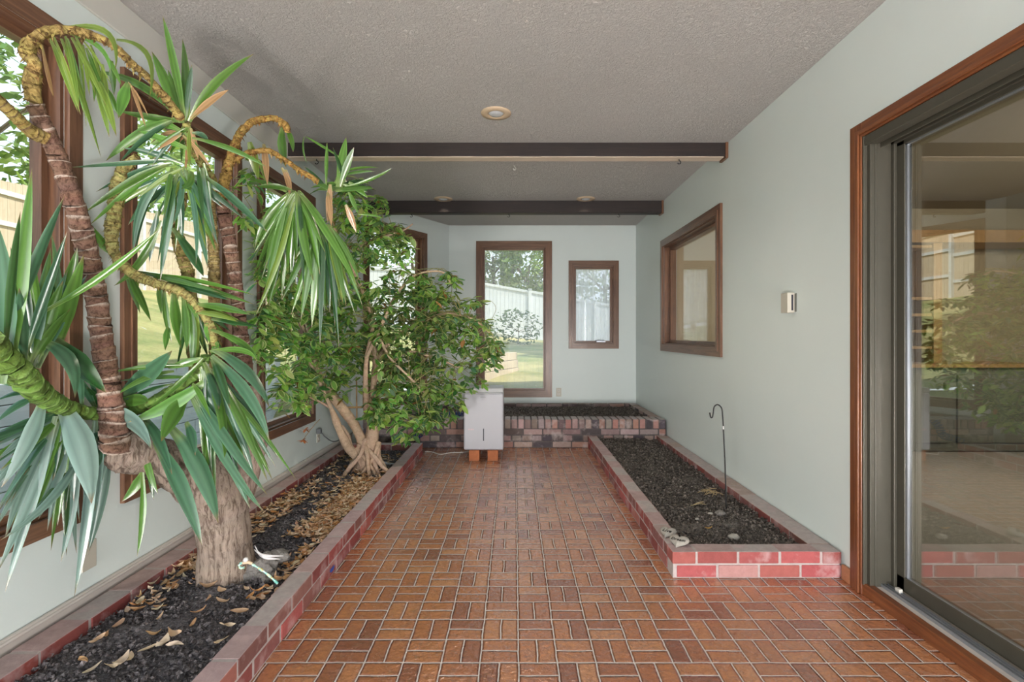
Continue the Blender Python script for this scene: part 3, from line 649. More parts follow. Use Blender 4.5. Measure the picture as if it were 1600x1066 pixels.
# ------------------------------------------------------------------ loose things indoors
def rockmesh(mb, c, r, seed, sq=(1, 1, .75), n=12, amp=.35):
    rows = []; 
    for i in range(n+1):
        th = math.pi*i/n; row = []
        for k in range(2*n):
            ph = math.pi*k/n; d = Vector((math.sin(th)*math.cos(ph), math.sin(th)*math.sin(ph), math.cos(th)))
            q = mnoise.noise(d*1.3+Vector((seed, 0, 0)))*amp+mnoise.noise(d*3.1+Vector((seed, 5, 0)))*amp*.45
            rr = r*(1+q); row.append((c[0]+d.x*rr*sq[0], c[1]+d.y*rr*sq[1], c[2]+d.z*rr*sq[2]))
        rows.append(row)
    mb.grid(rows, [[(.3, .3, .3)]*(2*n) for _ in rows], True, 0, True)
rk = Vector((-1.155, 2.33, .085))
mb = MB(); rockmesh(mb, rk+Vector((0, 0, .035)), .072, 3.3, (1.05, .9, .8), 22, .75)
tag(mb.build('rock', 'rock'), 'large lumpy grey rock beside the foot of the thick trunk', 'rock')
mb = MB(); rockmesh(mb, rk+Vector((.035, .07, .07)), .04, 8.1, (1.4, .8, .7), 10, .5)
tag(mb.build('rock', 'rock'), 'smaller grey rock behind the lumpy rock by the thick trunk', 'rock')
mb = MB(); rockmesh(mb, rk+Vector((-.06, -.04, -.01)), .035, 5.1, (1.2, 1, .7), 10, .5)
tag(mb.build('rock', 'rock'), 'small grey rock under the hooked end of the glass cane', 'rock')
for i, (a, b, c, lab) in enumerate([((385, 853), (405, 870), (440, 872), 'upper pale feather lying across the grey rock'), ((397, 858), (412, 874), (437, 869), 'lower pale feather lying across the grey rock')]):
    if i == 0: a, b, c = (398, 853), (408, 868), (443, 869)
    else: a, b, c = (397, 859), (412, 872), (438, 874)
    pts = spline([P(a[0], a[1], 2.22), P(b[0], b[1], 2.20), P(c[0], c[1], 2.22)], 6); mb = MB(); rows = []; cc = []
    for j, p in enumerate(pts):
        t_ = j/(len(pts)-1); w = .0075*math.sin(math.pi*min(1, t_*.9+.08)); p = Vector(p); rows.append([p+Vector((0, w*.5, w)), p+Vector((0, -.002, 0)), p-Vector((0, -w*.5, w))]); cc.append([(.6, .6, .6)]*3)
    mb.grid(rows, cc); o = mb.build('feather', 'feather'); m_ = o.modifiers.new('s', 'SOLIDIFY'); m_.thickness = .0015; tag(o, lab, 'feather')
t = thing('glass_cane_ornament', 'twisted green and gold glass cane leaning over the grey rock', 'ornament')
pts = spline([P(434, 912, 2.165), P(416, 896, 2.15), P(396, 883, 2.14), P(388, 880, 2.14), P(380, 879, 2.14), P(374, 883, 2.14), P(376, 888, 2.14), P(382, 887, 2.14)], 6)
mb = MB(); m_ = len(pts); mb.tube(pts, [.0048*(1+.28*math.sin(i*1.7)) for i in range(m_)], n=10); mb.build('cane', 'cane', t)
mb = MB(); mb.tube(spline([P(394, 881, 2.13), P(388, 879, 2.128), P(380, 880, 2.13)], 4), .0062, n=8); mb.build('gold_wrap', 'canring', t)
mb = MB(); c = P(384, 875, 2.13); mb.lathe([(.001, -.010), (.009, -.006), (.011, 0), (.008, .007), (.001, .010)], c, 12); mb.build('bead', 'feather', t)
# heart pebbles with words
def heart(cpx, label, word, rz, size=.046):
    d = FPX*(H-.133)/(cpx[1]-523); p = P(cpx[0], cpx[1], d)
    r = thing('heart_pebble', label, 'pebble', (p.x, p.y, .1335), None, rz)
    r.rotation_euler = (.30, 0, rz)
    mb = MB(); n = 40; out = []
    for k in range(n):
        a = 2*math.pi*k/n; out.append((16*math.sin(a)**3/16*size, (13*math.cos(a)-5*math.cos(2*a)-2*math.cos(3*a)-math.cos(4*a))/16*size))
    rows = []
    for s_, z in ((.30, 0), (.8, .001), (.98, .008), (1, .014), (.93, .021), (.7, .026), (.35, .028), (.01, .0285)): rows.append([(x*s_, y*s_, z+.004) for x, y in out])
    mb.grid(rows, [[(.4, .4, .4)]*n for _ in rows], True, 0, True); mb.build('stone', 'stone', r)
    cu = bpy.data.curves.new('lettering', 'FONT'); cu.body = word; cu.size = .030 if len(word) < 5 else .026; cu.align_x = 'CENTER'; cu.align_y = 'CENTER'; cu.extrude = .0012; cu.shear = .25
    dg = bpy.data.objects.new('lettering_source', cu); COL.objects.link(dg)
    me = bpy.data.meshes.new_from_object(dg.evaluated_get(bpy.context.evaluated_depsgraph_get())); bpy.data.objects.remove(dg)
    me.materials.clear(); me.materials.append(MAT['letter']); o = bpy.data.objects.new('lettering', me); COL.objects.link(o); o.parent = r; o.location = (0, -.010, .0325)
    return r
heart((1044, 836), 'heart-shaped pale pebble lettered Live on the planter corner, the farther one', 'Live', -.65, .044)
heart((1061, 850), 'heart-shaped pale pebble lettered Dream on the planter corner, the nearer one', 'Dream', -.60, .050)
# white pebbles on the right soil
for x, y, s_, lab in [(1147, 846, .030, 'flat white oval stone on the soil at the front of the right planter'), (1110, 811, .016, 'tiny white stone, topmost of the pair left of the shepherd hook'), (1089, 819, .012, 'tiny white stone nearest the heart pebbles'), (1125, 811, .035, 'rounded grey stone at the foot of the shepherd hook')]:
    d = FPX*(H-.09)/(y-523); p = P(x, y, d); mb = MB(); rockmesh(mb, (0, 0, 0), s_, x, (1, .8, .5), 8, .2)
    o = mb.build('stone', 'stone' if s_ != .035 else 'rock'); o.location = (p.x, p.y, soilz_right(p.x, p.y)+.024); tag(o, lab, 'stone')
# shepherd hook
d = 3.19; t = thing('shepherd_hook', 'thin black shepherd hook planted in the soil of the right planter', 'plant hook', P(1134.8, 801, d))
def rel(o, pts): return [Vector(p)-Vector(o.location) for p in pts]
mb = MB(); mb.tube(rel(t, spline([P(1135, 808, d), P(1134.8, 801, d), P(1133, 730, d), P(1130.3, 671, d)], 6)), .0042, n=8); mb.build('lower_rod', 'black', t)
mb = MB(); mb.tube(rel(t, [P(1130.4, 672, d), P(1130.2, 665.5, d)]), .0036, n=8); mb.build('joint_sleeve', 'feather', t)
mb = MB(); mb.tube(rel(t, spline([P(1130.2, 666, d), P(1129, 650, d), P(1127.5, 638, d), P(1121.5, 632.5, d), P(1116, 636, d), P(1114.3, 646, d), P(1113, 652, d), P(1110.5, 652, d), P(1109, 645, d)], 6)), .0042, n=8); mb.build('hook', 'black', t)
# dehumidifier on brick blocks
dy = 4.84; s_ = FPX/dy; bx0, bx1 = (724.5-804)/s_, (786.5-804)/s_; bz0, bz1 = H-(703.5-523)/s_, H-(606-523)/s_
t = thing('dehumidifier', 'white upright dehumidifier standing on orange bricks before the raised planter', 'dehumidifier', ((bx0+bx1)/2, dy+.14, bz0))
hw, hh = (bx1-bx0)/2, bz1-bz0
mb = MB(); mb.box((-hw, -.14, 0), (hw, .14, hh-.055)); mb.build('body', 'plastic', t, .014, seg=3)
mb = MB(); mb.box((-hw, -.14, hh-.052), (hw, .14, hh)); mb.build('top_cover', 'plasticg', t, .012, seg=3)
mb = MB(); mb.box((-hw+.015, -.142, hh-.056), (hw-.015, -.12, hh-.052)); mb.build('lid_seam', 'white', t)
mb = MB(); mb.box((-.004, -.1425, .088), (.005, -.139, .205)); mb.build('water_level_slot', 'dark', t, .002)
mb = MB(); x = -.03
for wd in (.007, .005, .006, .005, .007, .005, .006):
    mb.box((x, -.1412, hh-.094), (x+wd, -.139, hh-.088)); x += wd+.002
mb.build('brand_mark', 'logo', t)
mb = MB(); x = -.145
for wd in (.012, .008, .014, .009): mb.box((x, -.1412, .19), (x+wd, -.139, .203)); x += wd+.003
mb.build('faded_label', 'pinklabel', t)
for a in (-1, 1):
    for b in (-1, 1):
        mb = MB(); mb.tube([(a*(hw-.04), b*.10-.012, -.001+.012), (a*(hw-.04), b*.10+.012, -.001+.012)], .012, n=10); mb.build('caster', 'black', t)
for a, b, lab in ((732.9, 749, 'orange brick under the left side of the dehumidifier'), (761.8, 778, 'orange brick under the right side of the dehumidifier')):
    x0_, x1_ = (a-804)/s_, (b-804)/s_; mb = MB(); mb.box((x0_, dy-.01, .001), (x1_, dy+.20, bz0-.0015)); tag(mb.build('loose_brick', 'terracotta', bevel=.003), lab, 'brick')
t_ = MB(); gy = lambda x, y: (FPX*(H-.006)/(y-523))
t_.tube(spline([P(x, y, gy(x, y)) for x, y in ((664, 706), (675, 706.5), (688, 710), (705, 707.5), (722, 707), (736, 705))], 6), .005, n=6)
tag(t_.build('floor_cable', 'cord'), 'thin white cord lying on the floor left of the dehumidifier', 'cord')
# blue coiled hoses
def coil(name, pts, r, turns, label, thick=.006):
    c = spline(pts, 20); m = len(c); out = []; N_ = turns*12
    for i in range(N_):
        f = i/(N_-1)*(m-1); k = min(int(f), m-2); p = Vector(c[k]).lerp(Vector(c[k+1]), f-k); t = (Vector(c[k+1])-Vector(c[k])).normalized()
        a = t.cross(Vector((.1, .2, 1))).normalized(); b = t.cross(a); th = 2*math.pi*i/12
        out.append(p+a*math.cos(th)*r+b*math.sin(th)*r*.9)
    mb = MB(); mb.tube(out, thick, n=6); return tag(mb.build(name, 'bluehose'), label, 'hose')
coil('coiled_hose', [P(688, 648, 5.62), P(705, 647, 5.62), P(727, 648, 5.62), P(745, 649, 5.62)], .028, 17, 'blue coiled hose lying on the raised planter rim left of the dehumidifier')
coil('coiled_hose', [P(668, 657, 5.33), P(660, 668, 5.31), P(655, 680, 5.31), P(643, 684, 5.31), P(625, 690, 5.30)], .036, 13, 'blue coiled hose hanging down the front of the raised planter behind the bushy tree')
# white pipe and support stakes by the bushy tree
mb = MB(); pts = [P(582, 718, 4.42), P(600, 724, 4.40), P(622, 728, 4.38)]
mb.tube(spline(pts, 8), [.013+.0022*(i % 2) for i in range(17)], n=10); tag(mb.build('corrugated_pipe', 'steelpipe'), 'short pale corrugated pipe on the soil behind the bushy tree roots', 'pipe')
t = thing('plant_stake', 'thin wooden stake with a short crosspiece left of the bushy tree trunks', 'stake')
mb = MB(); mb.tube([P(557, 590, 4.3), P(558, 712, 4.3)], .006, n=7); mb.build('upright', 'tanwood', t)
mb = MB(); mb.tube([P(542, 637, 4.29), P(570, 636, 4.29)], .009, n=7); mb.build('crosspiece', 'tanwood', t)
# ------------------------------------------------------------------ the garden
def sm(a, b, x): t = max(0, min(1, (x-a)/(b-a))); return t*t*(3-2*t)
def ground(x, y):
    left = .87+(-3.3-max(x, -10.5))*.247
    back = .40+max(0, y-7)*.0523-.08*x*sm(9, 19, y) if y > 6.95 else .05
    if y < 7.3: return left if x < -3.25 else back
    w = sm(-2.2, -6.0, x) if x > -6 else 1
    w = 1-sm(-6.0, -2.2, x)
    return back+(left-back)*w*(1-sm(13, 20, y)*.25)
def patch(name, xs, ys, zf, mat, **k):
    mb = MB(); rows = [[(x, y, zf(x, y)) for x in xs] for y in ys]; mb.grid(rows, [[(.3, .3, .3)]*len(xs) for _ in ys])
    o = mb.build(name, mat); tag(o, **k); return o
lin = lambda a, b, n: [a+(b-a)*i/n for i in range(n+1)]
patch('lawn', lin(-16, -3.36, 24), lin(-6, 7.3, 26), lambda x, y: ground(x, y)+.02*mnoise.noise((x*2, y*2, 0)), 'lawn', kind='structure')
patch('lawn', lin(-16, 16, 60), lin(7.3, 26, 40), lambda x, y: ground(x, y)+.02*mnoise.noise((x*2, y*2, 0)), 'lawn', kind='structure')
patch('patio', lin(-3.34, XL-.12, 4), lin(-6, 7.3, 6), lambda x, y: .04, 'greywood', kind='structure')
mb = MB(); mb.face([(XL-1.6, 7.28, .04), (12, 7.28, .04), (12, 7.3, .40), (XL-1.6, 7.3, .40)]); mb.face([(-3.3, 6.94, .04), (12, 6.94, .04), (12, 7.3, .39), (-3.3, 7.3, .39)]); tag(mb.build('garden_bank', 'lawn'), kind='structure')
patch('ground_rear', lin(-6, 8, 4), lin(-12, YF-.13, 4), lambda x, y: -.03, 'base', kind='structure')
# timber retaining wall beyond the left windows
t = thing('timber_retaining_wall', 'weathered grey timber retaining wall outside the left windows', 'retaining wall', (-3.3, 2, .04))
for i in range(6):
    mb = MB(); y = -5.0
    while y < 7.2:
        L = random.uniform(1.8, 2.6); y2 = min(y+L, 7.25); mb.box((-3.45+random.uniform(-.01, .01), y, .04+i*.14), (-3.30-i*.006, y2-.008, .04+i*.14+.134), jit((.5, .5, .5))); y = y2
    o = mb.build('timber_course', 'greywood', None, .006); o.parent = t; o.matrix_parent_inverse = Matrix.Translation(-t.location)
# tan board fence up the slope on the left
t = thing('board_fence', 'tan wooden board fence at the top of the lawn beyond the left windows', 'fence', (-9.2, 8, 2.3))
FX = -9.1
def ftop(y): return 3.96+(y-9.2)*.084 if y > 9 else 3.94
for k in range(11):
    ya, yb = -3+k*2.2, -3+(k+1)*2.2; mb = MB(); y = ya
    while y < yb-.02:
        mb.box((FX-.02+random.uniform(-.003, .003), y, 2.25), (FX, y+.136, ftop(y)+random.uniform(-.01, .01))); y += .142
    o = mb.build('board_panel', 'fencewood'); o.parent = t; o.matrix_parent_inverse = Matrix.Translation(-t.location)
    for z in (.35, 1.1, 1.65):
        mb = MB(); z0_ = ftop(ya)-1.9; mb.box((FX, ya, z0_+z), (FX+.04, yb, z0_+z+.085)); o = mb.build('rail', 'greywood'); o.parent = t; o.matrix_parent_inverse = Matrix.Translation(-t.location)
    mb = MB(); mb.box((FX, ya-.05, 2.2), (FX+.09, ya+.04, ftop(ya)-.1)); o = mb.build('post', 'greywood'); o.parent = t; o.matrix_parent_inverse = Matrix.Translation(-t.location)
# white vinyl fence at the back
t = thing('vinyl_fence', 'tall white vinyl fence sloping down to the right behind the garden', 'fence', (0, 19.8, 1))
def vt(x): return min(3.9, 3.02-.17*x)
xs = [-14.4+2.55*k for k in range(13)]; xs = [x-(xs[5]-.60)+0 for x in xs]
for k in range(len(xs)-1):
    a, b = xs[k], xs[k+1]; mb = MB(); x = a+.06
    while x < b-.07:
        w = min(.15, b-.06-x)
        za, zb = vt(x)-.05, vt(x+w)-.05; P8 = [(x, 19.8), (x+w-.008, 19.8)]
        mb.face([(x, 19.8, za-1.95), (x+w-.008, 19.8, zb-1.95), (x+w-.008, 19.8, zb), (x, 19.8, za)]); mb.face([(x+w-.008, 19.8, zb-1.95), (x+w, 19.815, zb-1.95), (x+w, 19.815, zb), (x+w-.008, 19.8, zb)])
        x += w
    mb.face([(a, 19.83, vt(a)-2), (b, 19.83, vt(b)-2), (b, 19.83, vt(b)-.05), (a, 19.83, vt(a)-.05)])
    o = mb.build('slat_panel', 'white'); o.parent = t; o.matrix_parent_inverse = Matrix.Translation(-t.location)
    for dz in (0, 1.80):
        mb = MB(); q = [(a+.05, vt(a)-dz), (b-.05, vt(b)-dz)]
        pr = [(x_, y_, z_+c) for (x_, z_) in q for (y_, c) in ((19.765, -.10), (19.765, 0), (19.85, 0), (19.85, -.10))]
        mb.face([pr[i] for i in (0, 4, 5, 1)]); mb.face([pr[i] for i in (1, 5, 6, 2)]); mb.face([pr[i] for i in (3, 2, 6, 7)]); mb.face([pr[i] for i in (0, 3, 7, 4)])
        o = mb.build('rail', 'white'); o.parent = t; o.matrix_parent_inverse = Matrix.Translation(-t.location)
    mb = MB(); mb.box((a-.065, 19.74, vt(a)-2.1), (a+.065, 19.87, vt(a)+.03)); mb.box((a-.08, 19.72, vt(a)+.03), (a+.08, 19.89, vt(a)+.06)); o = mb.build('post', 'white', None, .01); o.parent = t; o.matrix_parent_inverse = Matrix.Translation(-t.location)
# raised timber bed in the yard
t = thing('timber_garden_bed', 'sunlit raised timber garden bed on the grass behind the tall back window', 'garden bed', (-.3, 8.5, .55))
B0, B1 = Vector((-.80, 7.35, 0)), Vector((.085, 9.5, 0)); MB_ = frame(B0, B1); L = (B1-B0).length
for i in range(3):
    mb = MB(); mb.box((0, 0, .45+i*.145), (L-.10*i*.5, .06, .45+i*.145+.137), M=MB_); mb.box((L-.06-.05*i, 0, .45+i*.145), (L-.05*i, 1.2, .45+i*.145+.137), M=MB_); mb.box((0, 0, .45+i*.145), (.06, 1.2, .45+i*.145+.137), M=MB_)
    o = mb.build('timber_course', 'fencewood', None, .006); o.parent = t; o.matrix_parent_inverse = Matrix.Translation(-t.location)
mb = MB(); mb.box((.05, .05, .45), (L-.15, 1.2, .80), M=MB_); o = mb.build('fill', 'soil2'); o.parent = t; o.matrix_parent_inverse = Matrix.Translation(-t.location)
# trees and shrubs
def crown(name, c, r, n, ls, pal, parent, seed=0):
    random.seed(seed+11); mb = MB()
    for _ in range(n):
        while True:
            d = Vector((random.uniform(-1, 1), random.uniform(-1, 1), random.uniform(-1, 1)))
            q = d.length
            if .001 < q < 1: break
        f = .55+.45*q; k = 1+.35*mnoise.noise(d.normalized()*1.8+Vector((seed, 0, 0)))
        if mnoise.noise(d*2.6+Vector((0, seed, 0))) < -.3: continue
        p = Vector((c[0]+d.x/q*f*r[0]*k, c[1]+d.y/q*f*r[1]*k, c[2]+d.z/q*f*r[2]*k)); a = Vector((random.gauss(0, 1), random.gauss(0, 1), random.gauss(0, .6))).normalized(); b = a.cross(Vector((random.gauss(0, 1), random.gauss(0, 1), 1))).normalized()
        s_ = ls*random.uniform(.6, 1.3); cl = jit(random.choice(pal), .2)
        mb.face([p-a*s_, p+b*s_*.45, p+a*s_, p-b*s_*.45], cl)
    return mb.build(name, 'treeleaf', parent)
G1 = [(.20, .30, .09), (.28, .38, .13), (.36, .44, .18), (.15, .24, .08)]; G2 = [(.30, .36, .22), (.40, .44, .30), (.22, .27, .18)]
def tree(c, r, label, n=1500, ls=.16, pal=G1, seed=0, group=None, cat='tree', tr=.12):
    x, y = c[0], c[1]; gz = ground(x, y); t = thing('garden_tree' if cat == 'tree' else 'garden_shrub', label, cat, (x, y, gz), group)
    mb = MB(); b = [(0, 0, 0), (.05*r[0], .02, (c[2]-gz)*.5), (0, 0, c[2]-gz)]; mb.tube(spline(b, 4), [tr*(1-.06*i) for i in range(9)], (.2, .15, .11), n=8)
    for k in range(5):
        a = k*1.3; mb.tube([(0, 0, (c[2]-gz)*.75), (math.cos(a)*r[0]*.6, math.sin(a)*r[1]*.6, c[2]-gz+r[2]*.4*math.sin(k))], [tr*.4, tr*.15], (.2, .15, .11), n=6)
    mb.build('trunk', 'ficusbark', t); crown('foliage', (0, 0, c[2]-gz), r, n, ls, pal, t, seed); return t
tree((.55, 22.5, 4.2), (1.3, 1.2, 1.5), 'bright green bushy tree behind the white fence, right half of the tall back window', 3200, .13, G1, 1)
tree((-1.0, 23.5, 4.8), (1.2, 1.2, 1.7), 'greyish loose tree behind the white fence, left half of the tall back window', 2600, .12, G2, 2)
tree((4.1, 23.5, 4.0), (2.4, 1.4, 1.9), 'grey-green tree behind the white fence, seen through the small fogged window', 2600, .15, G2, 3)
tree((-4.6, 22.8, 4.6), (2.2, 1.3, 2.2), 'bright tree behind the white fence, seen through the angled wall window', 1500, .16, G1, 4)
places = ['seen at the edge of the nearest left window', 'seen through the near side of the second left window', 'seen through the middle of the second left window', 'seen through the third left window', 'farthest of the row, by the white fence corner']
for i, (x, y, z) in enumerate([(-12.2, 3.0, 6.0), (-12.6, 7.5, 6.6), (-12.2, 11.7, 6.6), (-12.6, 16.0, 6.4), (-12.4, 21.5, 6.2)]):
    tree((x, y, z), (2.0, 2.5, 2.7), 'green tree behind the tan fence, '+places[i], 2300, .17, G1 if i % 2 == 0 else [(.26, .36, .12), (.36, .45, .18), (.20, .30, .10)], 20+i, 'trees behind the tan board fence')
tree((7.2, 13.0, 6.6), (3.2, 3.2, 2.4), 'large unseen tree added in the side yard to shade the slope', 3800, .26, G1, 9)  # out of view, added so its shadow darkens the far lawn
tree((.10, 16.5, ground(.10, 16.5)+.55), (.75, .5, .6), 'small dark shrub on the slope before the white fence post', 420, .08, [(.08, .14, .05), (.12, .18, .07)], 7, None, 'shrub', .02)
tree((-1.1, 15.8, ground(-1.1, 15.8)+.3), (.5, .4, .4), 'low shrub on the slope left of the dark shrub', 260, .08, [(.10, .17, .05), (.16, .22, .08)], 8, None, 'shrub', .02)
# ------------------------------------------------------------------ yucca
random.seed(21)
def wz(x, z, lim=1.66): return min(z, lim*FPX/max(1, 804-x)) if x < 800 else z
YC = {'g': ((.065, .155, .026), (.11, .255, .040)), 'b': ((.040, .115, .060), (.070, .175, .095)), 'y': ((.15, .26, .04), (.24, .34, .06)),
      'd': ((.34, .19, .09), (.46, .28, .14)), 'k': ((.018, .07, .018), (.035, .11, .03)), 'l': ((.09, .24, .04), (.16, .36, .07)), 's': ((.14, .235, .20), (.20, .30, .27))}  # 's' paints reflected window light into the leaf colour
def yleaf(mb, b, t, w, col, arch=None, face=None, nseg=10):
    L = (t-b).length; c1, c2 = YC[col]; k = random.random(); base = tuple(c1[i]+(c2[i]-c1[i])*k for i in range(3))
    ctl = (b+t)*.5+(arch if arch is not None else Vector((0, 0, L*.10)))
    side0 = None; rows = []; cc = []; rot = random.uniform(-.7, .7) if face is None else face; tw = random.uniform(-.5, .5); fold = random.uniform(.15, .45)
    for i in range(nseg+1):
        s_ = i/nseg; p = b*(1-s_)**2+ctl*2*s_*(1-s_)+t*s_*s_; tg = ((ctl-b)*(1-s_)+(t-ctl)*s_).normalized()
        view = (p-Vector((0, 0, H))).normalized(); sd = tg.cross(view)
        if sd.length < .05: sd = tg.cross(Vector((0, 0, 1)))
        sd.normalize(); 
        if side0 is not None and sd.dot(side0) < 0: sd = -sd
        side0 = sd; nm = sd.cross(tg).normalized(); a = rot+tw*s_; s2 = sd*math.cos(a)+nm*math.sin(a); n2 = nm*math.cos(a)-sd*math.sin(a)
        pr = (.42+.58*min(1, s_/.38)**1.2) if s_ < .38 else max(0.0, 1-((s_-.38)/.62)**2.1)
        hw = w*.5*max(pr, .012); f = fold*hw*(1-.3*s_)
        rows.append([p-s2*hw+n2*f, p-s2*hw*.5+n2*f*.3, p, p+s2*hw*.5+n2*f*.3, p+s2*hw+n2*f])
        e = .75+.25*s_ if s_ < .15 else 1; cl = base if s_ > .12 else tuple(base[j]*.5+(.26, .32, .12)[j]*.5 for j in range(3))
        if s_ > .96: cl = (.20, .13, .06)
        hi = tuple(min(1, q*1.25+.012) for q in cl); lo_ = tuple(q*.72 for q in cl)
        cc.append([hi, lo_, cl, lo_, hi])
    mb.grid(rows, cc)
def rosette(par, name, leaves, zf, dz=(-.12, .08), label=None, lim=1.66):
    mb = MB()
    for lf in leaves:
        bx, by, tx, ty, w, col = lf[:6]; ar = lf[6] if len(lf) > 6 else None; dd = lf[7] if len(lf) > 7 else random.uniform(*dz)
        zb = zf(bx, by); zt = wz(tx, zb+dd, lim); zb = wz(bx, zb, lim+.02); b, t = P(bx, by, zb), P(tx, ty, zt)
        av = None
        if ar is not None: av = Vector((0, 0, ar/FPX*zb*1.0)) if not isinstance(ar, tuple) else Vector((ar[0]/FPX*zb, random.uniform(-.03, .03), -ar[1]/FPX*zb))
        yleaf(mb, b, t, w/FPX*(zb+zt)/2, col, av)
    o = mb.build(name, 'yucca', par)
    if label: o['label'] = label
    return o
yu = thing('yucca_tree', 'large yucca tree with thick bent trunk and strap leaves in the left planter', 'tree', (-1.30, 2.30, .06))
INV = Matrix.Translation(-Vector(yu.location))
def ychild(o): o.parent = yu; o.matrix_parent_inverse = INV; return o
# trunk
def branch(name, mat, pts, col, n=14, seg=8, wob=.12, rings=0, ringcol=None, par=None, lim=1.60):
    """pts: (px, py, depth, radius in px)"""
    sp_ = spline([(P(x, y, wz(x, z, lim))[0], P(x, y, wz(x, z, lim))[1], P(x, y, wz(x, z, lim))[2], r*wz(x, z, lim)/FPX) for x, y, z, r in pts], seg)
    pl = [Vector(q[:3]) for q in sp_]; rd = [max(.002, q[3]) for q in sp_]; mb = MB()
    if rings:
        out, ro, co, tl = [], [], [], []; acc = [0]
        for i in range(1, len(pl)): acc.append(acc[-1]+(pl[i]-pl[i-1]).length)
        Lt = acc[-1]; s_ = 0; i = 0
        def at(s): 
            j = 0
            while j < len(acc)-2 and acc[j+1] < s: j += 1
            f = (s-acc[j])/max(1e-6, acc[j+1]-acc[j]); return pl[j].lerp(pl[j+1], f), rd[j]+(rd[j+1]-rd[j])*f
        while s_ < Lt:
            g = rings*random.uniform(.55, 1.5); tt = (random.uniform(.05, .28), random.uniform(0, 6.28), random.uniform(-.06, .06)); rcx = ringcol if random.random() < .75 else jit(col, .2)
            for f, k, cl in ((0, 1.05, rcx), (.07, 1.06, rcx), (.12, .97, jit(col, .2)), (.4, .95, jit(col, .2)), (.7, .98, jit(col, .2)), (.95, 1.02, jit(col, .2))):
                if s_+g*f >= Lt: break
                p, r = at(s_+g*f); out.append(p+Vector((0, 0, 0))); ro.append(r*k); co.append(cl); tl.append(tt)
            s_ += g
        mb.tube(out, ro, co, n=n, wob=wob, tilt=tl)
        if wob >= .2:
            for q_ in range(int(Lt/.0025)):
                p, r = at(random.random()*Lt*.98); p2, _ = at(min(Lt*.99, random.random()*.02+Lt*.5)); a_ = Vector((random.gauss(0, 1), random.gauss(0, 1), random.gauss(0, .6))).normalized(); b_ = a_.cross(Vector((0, 0, 1))).normalized(); h_ = random.uniform(.006, .02); w_ = random.uniform(.004, .009)
                mb.face([p+a_*r*.8-b_*w_, p+a_*r*.8+b_*w_, p+a_*(r+h_*.6)+Vector((0, 0, -h_))], jit(random.choice((col, ringcol)), .3))
    else: mb.tube(pl, rd, [jit(col, .06) for _ in pl], n=n, wob=wob)
    o = mb.build(name, mat)
    if par is None: return ychild(o)
    o.parent = par; o.matrix_parent_inverse = Matrix.Translation(-Vector(par.location)); return o
BK = (.31, .245, .20)
o = branch('trunk', 'bark', [(354, 935, 2.32, 52), (355, 905, 2.32, 43), (352, 860, 2.31, 37), (348, 820, 2.30, 38), (338, 780, 2.28, 42), (312, 748, 2.24, 41), (275, 728, 2.18, 34), (235, 712, 2.12, 31), (205, 705, 2.06, 34), (185, 703, 2.03, 33), (176, 703, 2.02, 20)], BK, n=26, seg=8, wob=.10, lim=1.58)
o = branch('upright_limb', 'bark', [(352, 800, 2.36, 30), (368, 762, 2.38, 29), (385, 722, 2.40, 23), (398, 690, 2.42, 19), (394, 645, 2.42, 17), (386, 600, 2.42, 13)], (.40, .31, .26), n=18, wob=.12)
RC, SC = (.55, .45, .38), (.24, .14, .10)
branch('ringed_stem', 'stem', [(182, 700, 1.98, 21), (176, 650, 1.95, 18), (168, 590, 1.93, 16), (158, 520, 1.92, 15), (148, 450, 1.91, 15), (132, 375, 1.86, 15), (110, 300, 1.80, 13.5), (88, 240, 1.76, 13), (68, 195, 1.72, 12), (52, 158, 1.70, 12)], SC, n=12, rings=.036, ringcol=RC, wob=.08)
branch('yellow_stem_top', 'stem', [(52, 160, 1.70, 11), (50, 130, 1.68, 11), (54, 100, 1.66, 9.5), (43, 84, 1.65, 10.5), (50, 64, 1.63, 9), (72, 50, 1.64, 7), (100, 46, 1.66, 7), (140, 54, 1.70, 6), (175, 70, 1.74, 6), (205, 98, 1.80, 5.5), (232, 122, 1.86, 5), (258, 152, 1.93, 6), (283, 185, 2.0, 7)], (.42, .31, .11), n=10, rings=.030, ringcol=(.20, .12, .05), wob=.24)
branch('side_stem', 'stem', [(70, 215, 1.72, 11), (48, 205, 1.68, 10), (22, 180, 1.62, 9), (-5, 155, 1.57, 9), (-30, 135, 1.52, 8)], (.40, .30, .10), n=10, rings=.025, ringcol=(.2, .13, .07))
branch('ringed_stem', 'stem', [(386, 605, 2.41, 13), (379, 545, 2.40, 11), (372, 480, 2.38, 10), (364, 410, 2.36, 10), (352, 345, 2.33, 10), (344, 305, 2.31, 8)], SC, n=12, rings=.036, ringcol=RC, wob=.08)
YS = (.42, .27, .08)
branch('shaggy_stem', 'stem', [(346, 312, 2.31, 8), (352, 280, 2.30, 8), (360, 245, 2.30, 6), (372, 215, 2.30, 6), (388, 195, 2.32, 5.5), (410, 186, 2.35, 5), (432, 186, 2.38, 4.5), (446, 196, 2.42, 5), (450, 210, 2.44, 4)], YS, n=9, rings=.028, ringcol=(.36, .18, .06), wob=.35)
branch('shaggy_stem', 'stem', [(352, 262, 2.30, 4), (385, 240, 2.34, 4), (420, 236, 2.38, 4), (445, 250, 2.42, 4), (468, 266, 2.46, 4), (500, 285, 2.50, 4)], YS, n=8, rings=.028, ringcol=(.36, .18, .06), wob=.35)
branch('shaggy_stem', 'stem', [(345, 305, 2.31, 8), (330, 280, 2.25, 7), (312, 250, 2.16, 6), (296, 225, 2.07, 6), (291, 190, 2.02, 6)], (.38, .36, .12), n=9, rings=.028, ringcol=(.45, .28, .12), wob=.3)
